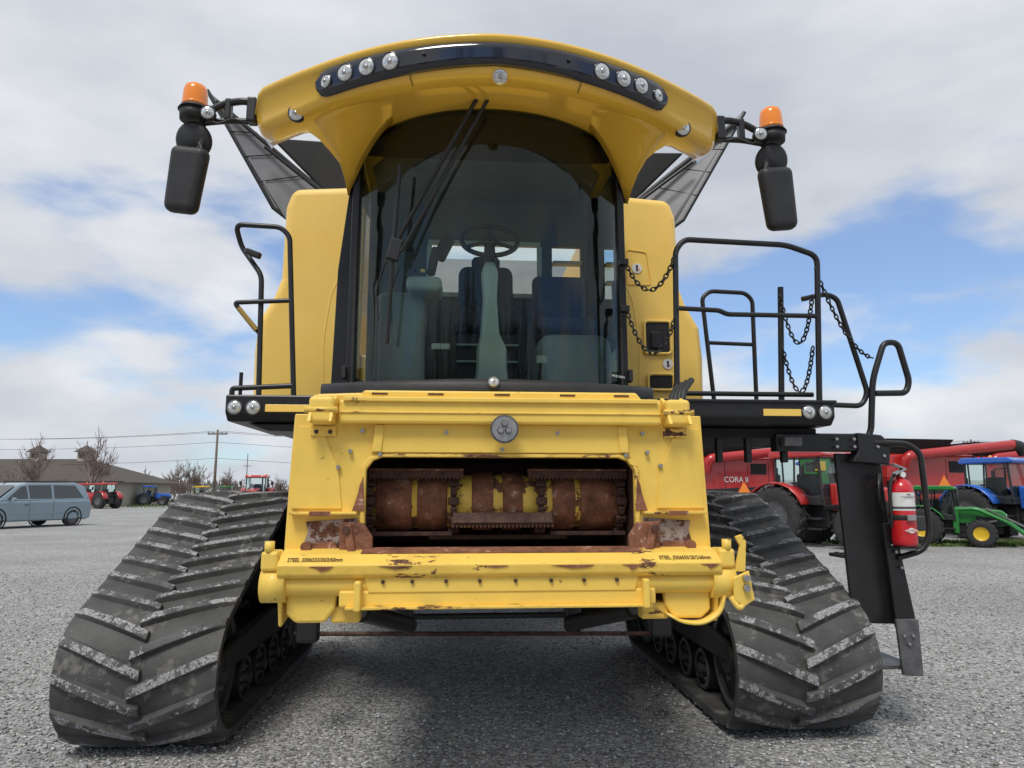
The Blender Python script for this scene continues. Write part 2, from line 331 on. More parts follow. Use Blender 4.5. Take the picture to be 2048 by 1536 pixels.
# ---- mirrors and beacons
for sg in(-1,1):
    X=lambda a:sg*a
    tube('mirror_arm',[(X(1.46),1.2,3.98),(X(1.60),1.18,4.00),(X(1.72),1.2,3.99),(X(1.88),1.2,3.90)],.023,BLK,.04)
    tube('mirror_arm_lower',[(X(1.46),1.22,3.88),(X(1.70),1.2,3.87),(X(1.84),1.2,3.85)],.020,BLK,.04)
    rbox('arm_hinge',(X(1.55),1.2,3.94),.06,.08,.17,BLK,(0,0,0),.012);rbox('arm_hinge',(X(1.70),1.2,3.94),.04,.06,.15,BLK,(0,0,0),.012)
    cyl('beacon_base',(X(1.915),1.2,3.86),(X(1.915),1.2,3.925),.085,BLKM,.09)
    cyl('beacon_skirt',(X(1.915),1.2,3.925),(X(1.915),1.2,3.95),.10,BLKM,.082)
    lathe('beacon_lens',(X(1.915),1.2,3.95),(0,0,1),[(.078,0),(.077,.05),(.074,.11),(.066,.14),(.045,.155),(.001,.16)],ORNG)
    lathe('beacon_ring',(X(1.915),1.2,3.955),(0,0,1),[(.079,.0),(.081,.004),(.081,.012),(.079,.015)],ORNG)
    lamp('arm_lamp',(X(1.80),1.12,3.875),(-.1*sg,-1,-.1),.04,ring=BLKM,depth=.08)
    tube('mirror_stem',[(X(1.86),1.2,3.88),(X(1.85),1.2,3.68),(X(1.92),1.19,3.62)],.02,BLKM,.04)
    lathe('convex_mirror',(X(1.91),1.22,3.735),(0.1*sg,-.8,-.25),[(.001,-.06),(.06,-.055),(.11,-.02),(.118,.01),(.10,.028),(.001,.035)],BLKM)
    tube('mirror_stem_loop',[(X(1.86),1.18,3.70),(X(1.83),1.16,3.62),(X(1.90),1.16,3.58),(X(1.97),1.16,3.64)],.014,BLKM,.04)
    tube('lamp_cable',[(X(1.80),1.14,3.85),(X(1.74),1.12,3.80),(X(1.66),1.15,3.86),(X(1.58),1.18,3.85)],.006,BLKM,.03)
    rbox('wide_mirror',(X(1.935),1.2,3.455),.245,.11,.43,BLKM,(R(4),R(-8*sg),R(8*sg)),.05,5,.86)
# ---- grain tank
tankp=[(1.0,2.0),(.97,4.0),(1.57,3.96),(1.62,3.80),(1.63,3.2),(1.68,3.05),(1.79,2.85),(1.81,2.6),(1.80,2.0)]
for sg in(-1,1):
    prism('grain_tank_panel',[(sg*a,b) for a,b in tankp],2.4,6.8,YTANK,.07,seg=5)
    tube('tank_panel_crease',[(sg*1.25,2.402,2.05),(sg*1.27,2.402,2.7),(sg*1.22,2.402,3.1),(sg*1.10,2.402,3.3)],.006,YTANK,.1)
prism('rear_body',[(-1.0,1.6),(1.0,1.6),(1.0,3.45),(-1.0,3.45)],4.6,6.7,YTANK,.02)
box('deck_behind_cab',-1.0,1.0,2.5,4.6,2.0,2.6,YTANK,.02)
box('chassis',-1.25,1.25,2.55,7.0,.95,1.99,DARK,.03)
def slot(x0,x1,z0,z1):
    y=2.385
    box('vent_recess',x0,x1,y,y+.03,z0,z1,DARK,.003)
    t=.018
    tube('vent_rim',[(x0,y,z0+.05),(x0,y,z0),(x1,y,z0),(x1,y,z1),(x0,y,z1),(x0,y,z0+.05)],t*.7,YTANK,.035)
slot(1.31,1.53,2.62,2.89);slot(1.33,1.54,2.32,2.45)
box('vent_box',1.36,1.44,2.37,2.39,2.66,2.80,BLK,.01)
for (x,z) in((1.265,3.34),(1.50,2.535)):
    cyl('warning_decal',(x,2.397,z),(x,2.392,z),.042,WHITE);cyl('decal_head',(x,2.392,z+.018),(x,2.389,z+.018),.010,BLK,seg=12)
    box('decal_body',x-.007,x+.007,2.389,2.392,z-.025,z+.008,BLK,0);box('decal_mark',x+.012,x+.022,2.389,2.392,z-.02,z,ORNG,0)
tube('hatch_line',[(1.18,2.396,3.2),(1.18,2.396,3.5),(1.35,2.396,3.48),(1.38,2.396,3.2),(1.18,2.396,3.2)],.004,YEL,.03)
# ---- tank extension flaps
for sg in(-1,1):
    q=[(sg*2.50,2.95,5.10),(sg*1.86,2.95,4.0),(sg*1.72,2.98,3.90),(sg*1.42,3.25,4.25)]
    ME('tank_flap_front',q,[(0,1,2,3)],FLAP).modifiers.new('s','SOLIDIFY').thickness=.015
    qq=[(sg*2.50,2.95,5.10),(sg*1.72,2.95,3.90),(sg*1.72,6.4,3.90),(sg*2.50,6.4,5.10)]
    ME('tank_flap_side',qq,[(0,1,2,3)],FLAP).modifiers.new('s','SOLIDIFY').thickness=.02
    tube('flap_edge',[q[0],q[1],q[2]],.018,BLK,0)
    tube('flap_arm',[(sg*2.40,2.92,4.98),(sg*1.45,3.1,4.22)],.020,BLKM,0)
    tube('flap_strut',[(sg*1.95,2.90,4.55),(sg*1.45,3.0,4.18)],.016,BLK,0)
    for k in(.25,.5,.75):
        a=Vector(q[0]).lerp(Vector(q[1]),.15+.85*k);b=Vector(q[3]).lerp(Vector(q[0]),(1-k)*.8)
        tube('flap_rib',[a+Vector((0,-.02,0)),b+Vector((0,-.02,0))],.005,DARK,0)
    prism('tank_tarp',[(sg*2.02,4.86),(sg*1.42,4.84),(sg*1.12,4.2),(sg*1.0,3.9),(sg*1.6,3.95),(sg*1.42,4.25)],3.32,3.36,DARK,.02)
ME('tank_flap_back',[(-1.6,6.3,3.9),(1.6,6.3,3.9),(2.3,6.9,4.9),(-2.3,6.9,4.9)],[(0,1,2,3)],FLAP)
# ---- feeder house
def ringplate(name,outer,inner,y0,y1,m,bevel=.006):
    n=len(outer);v=[(a,y0,b) for a,b in outer]+[(a,y0,b) for a,b in inner]+[(a,y1,b) for a,b in outer]+[(a,y1,b) for a,b in inner];f=[]
    for i in range(n):
        j=(i+1)%n
        f+=[(i,j,n+j,n+i),(2*n+i,3*n+i,3*n+j,2*n+j),(i,2*n+i,2*n+j,j),(n+i,n+j,3*n+j,3*n+i)]
    return ME(name,v,f,m,bevel=bevel)
outer=[(-.92,1.845),(-.60,1.845),(.60,1.845),(.92,1.85),(.93,1.6),(.945,1.24),(.95,.98),(.60,1.10),(-.60,1.10),(-.93,.985),(-.94,1.24),(-.93,1.6)]
inner=[(-.57,1.64),(-.53,1.655),(.53,1.655),(.57,1.64),(.60,1.60),(.60,1.28),(.58,1.255),(.5,1.25),(-.5,1.25),(-.58,1.255),(-.60,1.28),(-.60,1.60)]
ringplate('feeder_face_plate',outer,inner,0,.03,YW)
ringplate('opening_rim',[(a*1.035,1.445+(b-1.445)*1.07) for a,b in inner],inner,-.012,-.001,YW2,.004)
prism('upper_center_plate',[(-.58,1.675),(.58,1.675),(.56,1.80),(-.56,1.80)],-.014,-.002,YW,.003)
for sg in(-1,1):
    prism('side_cover_plate',[(sg*.915,1.43),(sg*.70,1.43),(sg*.72,1.60),(sg*.80,1.79),(sg*.905,1.79)],-.008,-.001,YW,.002)
    prism('center_strap',[(sg*.575,1.678),(sg*.535,1.678),(sg*.525,1.797),(sg*.565,1.797)],-.022,-.0145,YW,.002)
ME('feeder_body',[(-.86,.03,1.0),(.86,.03,1.0),(.86,.03,1.86),(-.86,.03,1.86),(-.84,1.5,1.15),(.84,1.5,1.15),(.84,1.5,1.98),(-.84,1.5,1.98)],[(0,4,5,1),(1,5,6,2),(2,6,7,3),(3,7,4,0),(4,7,6,5)],YW)
box('opening_back',-.85,.85,.75,.78,1.0,1.9,RUSTD,0)
box('opening_floor',-.6,.6,.03,.74,1.2,1.235,RUSTD,.003)
box('opening_roof',-.62,.62,.05,.74,1.66,1.69,DARK,0)
for sg in(-1,1): box('opening_side',sg*.62-.01,sg*.62+.01,.035,.74,1.2,1.68,RUSTD,0)
box('top_cross_beam',-.72,.72,-.06,.02,1.80,1.905,YW,.012)
box('top_cross_beam_lip',-.70,.70,-.075,-.055,1.895,1.915,YW,.004)
box('top_cross_beam_fold',-.715,.715,-.066,-.058,1.845,1.852,YW,.002)
prism('top_ridge_plate',[(-.86,1.85),(.86,1.855),(.84,1.925),(-.60,1.95),(-.84,1.94)],.035,.07,YW,.01)
prism('top_ridge_front',[(-.66,1.905),(.66,1.905),(.62,1.955),(-.62,1.955)],.0,.03,YW,.008)
for x in(-.55,-.3,.0,.3,.55): box('hood_slot',x-.035,x+.035,-.003,.0,1.935,1.943,RUSTD,0)
for sg in(-1,1):
    x=sg*.79
    rbox('hook_bracket',(x,-.05,1.855),.11,.08,.12,YW,(0,0,0),.02)
    for k in(-.045,.045): prism('hook_ear',[( -.12,1.80),(-.05,1.90),(.02,1.935),(.05,1.90),(.03,1.80)],x+k-.008,x+k+.008,YW,.004,axis='x')
    cyl('hook_pin',(x-.07,-.08,1.855),(x+.07,-.08,1.855),.015,YW2)
    box('hook_plate',x-.055,x+.055,-.016,-.009,1.745,1.79,YW2,.003)
    for k in(-.03,.03): cyl('bracket_hole',(x+k,-.016,1.765),(x+k,-.0185,1.765),.010,RUSTD,seg=12)
    box('angle_strip',*sorted((sg*.915,sg*.63)),-.05,-.0,1.405,1.417,YW2,.003)
    box('angle_strip_rust',*sorted((sg*.83,sg*.74)),-.053,-.048,1.40,1.42,RUST,.003)
    prism('scraped_panel',[(sg*.70,1.26),(sg*.86,1.26),(sg*.84,1.335),(sg*.85,1.375),(sg*.63,1.39),(sg*.64,1.32)],-.010,-.002,BARE,.002)
    prism('latch_plate',[(sg*.56,1.235),(sg*.56,1.31),(sg*.60,1.37),(sg*.70,1.375),(sg*.70,1.23)],-.04,-.012,RUST,.006)
    rbox('latch_arm',(sg*.655,-.05,1.30),.035,.03,.13,RUST,(0,R(12*sg),0),.008)
    prism('corner_wear',[(sg*.60,1.42),(sg*.655,1.42),(sg*.645,1.45),(sg*.63,1.50),(sg*.625,1.53),(sg*.61,1.57)],-.016,-.012,RUST,.001)
    prism('lower_wear_plate',[(sg*.70,1.235),(sg*.86,1.235),(sg*.85,1.285),(sg*.72,1.29)],-.022,-.011,RUST,.004)
    cyl('latch_bolt',(sg*.84,-.01,1.27),(sg*.84,-.045,1.27),.022,RUST,seg=12)
    cyl('latch_bolt',(sg*.67,-.06,1.345),(sg*.67,-.075,1.345),.017,RUSTD,seg=6)
cyl('center_disc',(0.005,-.078,1.775),(0.005,-.10,1.775),.062,GRAYST,seg=32)
cyl('center_disc_face',(0.005,-.10,1.775),(0.005,-.103,1.775),.054,STEEL,seg=32)
for k in range(3):
    a=R(90+120*k);x=.005+.020*math.cos(a);z=1.778+.020*math.sin(a);cyl('disc_bolt_ring',(x,-.103,z),(x,-.106,z),.015,RUSTD,seg=16);cyl('disc_bolt',(x,-.106,z),(x,-.120,z),.012,STEEL,seg=12)
for x,z in[(-.25,1.765),(.25,1.765),(-.67,1.68),(-.54,1.667),(-.72,1.61),(.66,1.68),(.72,1.62),(.56,1.667),(-.62,1.77),(.64,1.765),(0,1.69)]:
    cyl('bolt',(x,-.002,z),(x,-.022,z),.0095,STEEL,seg=6)
# lower beam
prism('lower_beam',[(-.155,1.165),(-.16,1.205),(-.10,1.245),(-.02,1.262),(.0,1.262),(.0,1.15),(-.14,1.15)],-.93,.935,YW2,.006,axis='x')
prism('lower_beam_wear',[(-.103,1.247),(-.018,1.2655),(-.018,1.263),(-.10,1.2445)],-.60,.60,RUST,0,axis='x')
for a,b,h in((-.80,-.70,.012),(-.52,-.38,.008),(.20,.38,.009),(.5,.58,.014),(-.1,.02,.006),(.84,.92,.012)):
    prism('beam_edge_rust',[(a,1.200),(b,1.200),(b-.02,1.200-h),((a+b)/2,1.200-h*1.6),(a+.03,1.200-h*.6)],-.1625,-.1585,RUST,.0005)
prism('lower_skirt',[(-.56,1.09),(.56,1.09),(.58,1.16),(-.58,1.16)],-.135,-.12,YW,.004)
for x in[-.5,-.38,-.24,-.1,.05,.2,.34,.48]: cyl('skirt_bolt',(x,-.136,1.135),(x,-.145,1.135),.008,RUSTD,seg=10)
tube('lower_tube',[(-.96,-.08,1.12),(.96,-.08,1.12)],.05,YW,0)
box('lower_angle',-.68,.65,-.13,-.09,1.03,1.10,YW,.01)
box('lower_angle_lip',-.65,.63,-.16,-.10,1.025,1.037,YW2,.003)
for sg in(-1,1):
    pl=[(sg*.90,1.14),(sg*.90,1.0),(sg*.86,.965),(sg*.74,.965),(sg*.70,1.02),(sg*.69,1.14)]
    prism('lower_side_plate',pl,-.09,-.05,YW,.012)
    prism('side_gusset',[(-.15,1.17),(.0,1.2),(.1,.98),(-.08,.95)],sg*.915,sg*.93,YW,.006,axis='x')
    cyl('beam_end_round',(sg*.90,-.08,1.12),(sg*1.0,-.08,1.12),.072,YW,seg=28)
    rbox('beam_lug',(sg*.60,-.15,1.08),.028,.05,.12,YW,(0,0,0),.008)
    box('beam_end_block',*sorted((sg*.93,sg*1.0)),-.14,-.02,1.18,1.26,YW,.012)
    cyl('block_pin',(sg*.97,-.12,1.25),(sg*.97,-.12,1.30),.02,YW)
    tube('lift_cylinder',[(sg*.62,.15,.97),(sg*.46,1.0,.76)],.045,BLK,0)
    tube('lift_rod',[(sg*.68,-.02,1.01),(sg*.62,.15,.97)],.028,GRAYST,0)
    box('cylinder_lug',*sorted((sg*.60,sg*.72)),-.07,.0,.96,1.03,YW2,.01)
# curled guard plate (flat strip bent round) on the right
cp=roundpath([(.70,0,.99),(.76,0,.955),(.85,0,.945),(.935,0,.99),(.955,0,1.09)],.06)
grid('curled_plate',[[(p.x,-.13,p.z) for p in cp],[(p.x,-.04,p.z) for p in cp]],YW,solid=.012)
prism('hook_plate_side',[(.98,1.14),(1.05,1.17),(1.06,1.10),(1.07,1.05),(1.02,1.02),(.98,1.05)],-.16,-.145,YW,.004)
prism('hook_plate_side',[(1.0,1.16),(1.03,1.27),(1.01,1.31),(1.04,1.32),(1.06,1.29),(1.05,1.16)],-.12,-.105,YW,.004)
tube('hook_link',[(.97,-.14,1.06),(1.0,-.16,1.01),(1.03,-.14,1.04)],.012,YW,.02)
for z in(1.14,1.10): cyl('hook_bolt',(1.03,-.162,z),(1.03,-.185,z),.014,STEEL,seg=10)
text('stencil_text','STEEL .0306555/20/2/60mm',(-.78,-.135,1.2245),.034,STEN,rot=(R(34),0,0),sx=.58)
text('stencil_text','STEEL .0306555/20/2/60mm',(.78,-.135,1.2245),.034,STEN,rot=(R(34),0,0),sx=.58)
# drum
cyl('feeder_drum',(-.60,.30,1.46),(.60,.30,1.46),.128,DRUMY,seg=40)
for a,b in[(-.575,-.41),(-.385,-.245),(-.13,-.03),(.015,.11),(.25,.36),(.385,.59)]:
    lathe('drum_band',(a,.30,1.46),(1,0,0),[(.128,0),(.139,.004),(.139,b-a-.004),(.128,b-a)],RUST,seg=40)
def chainring(x):
    for i in range(22):
        a=2*math.pi*i/22;y=.30+.155*math.cos(a);z=1.46+.155*math.sin(a)
        rbox('drum_chain_link',(x,y,z),.05 if i%2 else .03,.022,.038,RUSTD,(a,0,0),.005,1)
for x in(-.60,-.215,.195,.575): 
    chainring(x);cyl('sprocket',(x-.012,.30,1.46),(x+.012,.30,1.46),.148,RUSTD,seg=24)
def slat(x0,x1,y,z,rx):
    L=x1-x0;n=int(L/.018)
    rbox('slat_flange',((x0+x1)/2,y,z),L,.012,.035,RUSTD,(rx,0,0),.002,1)
    rbox('slat_web',((x0+x1)/2,y+.02,z+.016),L,.045,.010,RUST,(rx,0,0),.002,1)
    for i in range(n): rbox('slat_tooth',(x0+(i+.5)*L/n,y-.004,z-.018),.009,.012,.012,RUSTD,(rx,0,0),0.001,1)
slat(-.605,-.17,.14,1.585,R(-10));slat(.13,.60,.14,1.585,R(-10))
slat(-.225,.25,.125,1.365,R(10));rbox('slat_plate',(.012,.12,1.385),.46,.008,.05,RUSTD,(R(-20),0,0),.002,1)
rbox('slat_low',(-.42,.20,1.31),.40,.02,.02,RUSTD,(0,0,0),.003,1);rbox('slat_low',(.42,.20,1.31),.36,.02,.02,RUSTD,(0,0,0),.003,1)
box('slat_lower_dark',-.33,.33,.26,.29,1.28,1.30,RUSTD,.002)
for k in range(4):
    tube('hydraulic_hose',[(.86+.02*k,.25,1.86),(.87+.02*k,.28,1.97+.01*k),(.93+.025*k,.36,2.04+.012*k)],.016,BLKM,.04)
# ---- platforms
def chamfbox(name,x0,x1,y0,y1,z0,z1,m):
    c=.05;prism(name,[(y0,z1),(y1,z1),(y1,z0),(y0+c,z0),(y0,z0+c)],x0,x1,m,.01,axis='x')
chamfbox('left_platform',-1.61,-1.0,1.2,2.395,1.93,2.09,BLK)
prism('platform_underframe',[(-1.5,1.925),(-1.0,1.925),(-1.0,1.87),(-1.38,1.88)],1.3,2.2,BLK)
chamfbox('right_platform',1.0,2.23,1.2,2.395,1.93,2.08,BLK)
box('right_platform_lip',1.0,2.24,1.185,1.21,2.07,2.09,BLK)
for x in(-1.55,-1.44,2.05,2.16):
    lamp('platform_lamp',(x,1.195,2.01),(0,-1,0),.040,ring=GRAYST,depth=.03)
box('amber_reflector',-1.37,-1.10,1.192,1.199,1.985,2.03,YTANK,.002);box('amber_reflector',1.75,2.0,1.192,1.199,1.985,2.03,YTANK,.002)
tube('left_leg',[(-1.10,1.6,1.95),(-1.02,1.7,1.75),(-.98,1.8,1.2)],.05,BLK,.1)
tube('right_arch',[(1.05,1.5,1.93),(1.1,1.5,1.6),(1.25,1.5,1.80),(1.5,1.5,1.92)],.02,BLK,.1)
box('right_underframe',1.35,2.2,1.4,2.3,1.86,1.925,DARK)
for x in(1.55,1.75,2.0): box('frame_bracket',x-.02,x+.02,1.45,1.5,1.70,1.9,BLK)
for k in range(3): tube('under_hose',[(1.12+.05*k,1.55,1.9),(1.18+.06*k,1.5,1.66+.04*k),(1.34+.06*k,1.5,1.9)],.011,BLKM,.08)
RR=.0165
tube('left_rail',[(-1.21,1.22,2.09),(-1.28,1.22,3.11),(-1.34,1.22,3.17),(-1.62,1.22,3.18),(-1.60,1.3,3.06),(-1.45,1.25,2.86),(-1.42,1.22,2.09)],RR,BLK,.05)
tube('left_rail_mid',[(-1.26,1.22,2.69),(-1.60,1.22,2.67),(-1.44,1.25,2.48)],RR*.9,BLK,.03)
tube('left_rail_mid_reflection',[(-1.57,1.215,2.635),(-1.46,1.235,2.50)],RR*.95,mat('rail_yellow_reflection',(.35,.24,.05),.5),0)  # yellow reflection on the black rail, painted in as an olive-yellow segment
tube('left_rail_low',[(-1.22,1.22,2.15),(-1.58,1.22,2.13),(-1.58,1.22,2.09)],RR,BLK,.03)
tube('left_stub',[(-1.57,1.35,2.09),(-1.57,1.35,2.25)],.012,BLK,0)
rbox('left_latch',(-1.50,1.22,2.99),.10,.04,.04,BLK,(0,R(20),0),.01)
tube('right_gate',[(1.20,1.22,2.20),(1.22,1.22,3.08),(1.28,1.22,3.16),(1.98,1.22,3.14),(2.19,1.22,3.07),(2.14,1.22,2.09)],RR*1.15,BLK,.06)
tube('right_gate_mid',[(1.22,1.22,2.69),(1.50,1.22,2.68),(1.55,1.22,2.655),(2.17,1.22,2.655)],RR,BLK,.03)
tube('right_gate_foot',[(1.20,1.22,2.20),(1.17,1.22,2.09)],RR*1.15,BLK,0)
tube('right_toe_rail',[(1.25,1.3,2.10),(1.25,1.3,2.14),(2.14,1.3,2.14)],RR,BLK,.02)
tube('back_rail',[(1.88,2.38,2.08),(1.81,2.4,3.10),(1.88,2.4,3.16),(2.18,2.4,3.15),(2.24,2.4,3.09),(2.22,2.38,2.08)],RR*1.1,BLK,.05)
tube('back_rail_mid',[(1.84,2.4,2.72),(2.23,2.4,2.71)],RR,BLK,0)
tube('ladder_post',[(2.01,1.4,2.90),(1.97,1.4,2.09)],RR*1.2,BLK,0)
tube('ladder_rail_rear',[(2.16,1.4,2.82),(2.33,1.4,2.86),(2.41,1.4,2.83),(2.58,1.4,2.17),(2.53,1.4,2.08),(2.20,1.4,2.09)],RR*1.1,BLK,.05)
tube('ladder_loop',[(2.40,1.38,1.82),(2.50,1.38,1.82),(2.57,1.38,1.90),(2.61,1.38,2.26),(2.71,1.38,2.52),(2.81,1.38,2.52),(2.87,1.38,2.25),(2.84,1.38,2.17),(2.62,1.38,2.165)],RR*1.25,BLK,.07)
box('ladder_arm',1.9,2.50,1.36,1.46,1.77,1.89,BLK,.01)
prism('ladder_arm_end',[(2.45,1.895),(2.45,1.77),(2.40,1.70),(2.66,1.68),(2.68,1.82),(2.62,1.88)],1.34,1.44,BLK,.01)
box('arm_step',1.93,2.05,1.30,1.36,1.80,1.86,GRAYST,.005)
for x,z in((2.30,1.80),(2.42,1.80),(2.42,1.85),(2.58,1.80),(2.62,1.74),(2.30,1.85)): cyl('arm_bolt',(x,1.345,z),(x,1.325,z),.010,STEEL,seg=8)
prism('ladder_plate',[(2.33,1.76),(2.64,1.76),(2.70,.95),(2.72,.65),(2.38,.66)],1.42,1.45,BLK,.006)
prism('ladder_stringer_front',[(2.58,1.30),(2.66,1.30),(2.76,.64),(2.62,.64)],1.34,1.37,BLK,.006)
prism('ladder_stringer_foot',[(2.60,.70),(2.75,.70),(2.755,.35),(2.62,.36)],1.31,1.335,GRAYST,.006)
prism('ladder_foot_rear',[(2.40,.68),(2.52,.68),(2.56,.38),(2.50,.38)],1.60,1.63,GRAYST,.006)
for z in(.385,.72,1.05,1.38):
    x0=2.50-.05*(z-.4);y0=1.36 if z<.5 else 1.46;box('ladder_tread',x0,x0+.24,y0,1.85,z,z+.025,GRAYST,.003)
    for k in range(5): box('tread_tooth',x0+.01,x0+.03,y0+.02+.07*k,y0+.05+.07*k,z+.025,z+.035,GRAYST,0)
for x,z in((2.64,1.12),(2.67,1.02),(2.62,1.16),(2.64,.60),(2.70,.60),(2.67,.55)): cyl('stringer_bolt',(x,1.335 if z>.65 else 1.312,z),(x,1.31 if z>.65 else 1.295,z),.009,STEEL,seg=8)
tube('ladder_handle',[(2.55,1.36,1.83),(2.78,1.32,1.82),(2.85,1.3,1.76),(2.87,1.3,1.25),(2.82,1.3,1.13),(2.66,1.34,1.08)],RR*1.2,BLK,.09)
tube('ladder_inner_handle',[(2.60,1.38,1.62),(2.565,1.33,1.55),(2.56,1.33,1.45),(2.60,1.38,1.38)],.012,BLK,.04)
# chains
def chain(p,q,sag,link=.042):
    p=Vector(p);q=Vector(q);N=60
    P=[p.lerp(q,i/N)-Vector((0,0,sag*4*(i/N)*(1-i/N))) for i in range(N+1)]
    d=[0];
    for i in range(N): d.append(d[-1]+(P[i+1]-P[i]).length)
    n=int(d[-1]/(link*.72));v=[];f=[]
    def at(s):
        for i in range(N):
            if d[i+1]>=s: 
                t=(s-d[i])/(d[i+1]-d[i]);return P[i].lerp(P[i+1],t),(P[i+1]-P[i]).normalized()
        return P[-1],(P[-1]-P[-2]).normalized()
    for k in range(n):
        c,t=at((k+.5)*d[-1]/n);s=t.cross(Vector((0,1,0))).normalized();o=s if k%2 else Vector((0,1,0)).lerp(s,.25).normalized();nn=t.cross(o)
        b=len(v);M=12;K=5
        for i in range(M):
            a=2*math.pi*i/M;cc=c+t*math.cos(a)*link*.5+o*math.sin(a)*link*.30;rd=(t*math.cos(a)+o*math.sin(a)).normalized()
            for j in range(K):
                e=2*math.pi*j/K;v.append(cc+(rd*math.cos(e)+nn*math.sin(e))*.0052)
        for i in range(M):
            for j in range(K): f.append((b+i*K+j,b+((i+1)%M)*K+j,b+((i+1)%M)*K+(j+1)%K,b+i*K+(j+1)%K))
    ME('safety_chain',v,f,BLK,smooth=True)
chain((.90,1.3,3.02),(1.22,1.21,3.06),.22);chain((.90,1.3,2.70),(1.22,1.21,2.69),.30)
chain((2.17,1.22,2.98),(2.62,1.38,2.41),.13);chain((1.99,1.38,2.84),(2.15,1.24,2.80),.33);chain((1.99,1.38,2.47),(2.13,1.24,2.45),.30)
for z in(3.02,2.70): box('chain_anchor',.86,.92,1.28,1.34,z-.02,z+.02,BLK,.004)
# ---- tracks
def hull(circs,step=.02):
    n=len(circs);nor=[]
    for i in range(n):
        a=circs[i];b=circs[(i+1)%n];dx=b[0]-a[0];dz=b[1]-a[1];D=math.hypot(dx,dz);th=math.atan2(dz,dx)-math.acos((a[2]-b[2])/D);nor.append(th)
    pts=[]
    for i in range(n):
        c=circs[i];t0=nor[i-1];t1=nor[i]
        while t1<t0: t1+=2*math.pi
        m=max(2,int(c[2]*(t1-t0)/step))
        for k in range(m+1):
            t=t0+(t1-t0)*k/m;pts.append((c[0]+c[2]*math.cos(t),c[1]+c[2]*math.sin(t),math.cos(t),math.sin(t)))
        a=pts[-1];b2=circs[(i+1)%n];e=(b2[0]+b2[2]*math.cos(t1),b2[1]+b2[2]*math.sin(t1));L=math.hypot(e[0]-a[0],e[1]-a[1]);m=int(L/step)
        for k in range(1,m): pts.append((a[0]+(e[0]-a[0])*k/m,a[1]+(e[1]-a[1])*k/m,a[2],a[3]))
    return pts
CI=[(1.55,.435,.40),(3.75,.435,.40),(2.92,1.02,.455)]
HP=hull(CI)
HS=[0]
for i in range(len(HP)):
    a=HP[i];b=HP[(i+1)%len(HP)];HS.append(HS[-1]+math.hypot(b[0]-a[0],b[1]-a[1]))
HS=np.array(HS);HT=HS[-1];HA=np.array(HP+[HP[0]])
def hs(s):
    s=s%HT;r=[np.interp(s,HS,HA[:,k]) for k in range(4)];l=math.hypot(r[2],r[3]);return r[0],r[1],r[2]/l,r[3]/l
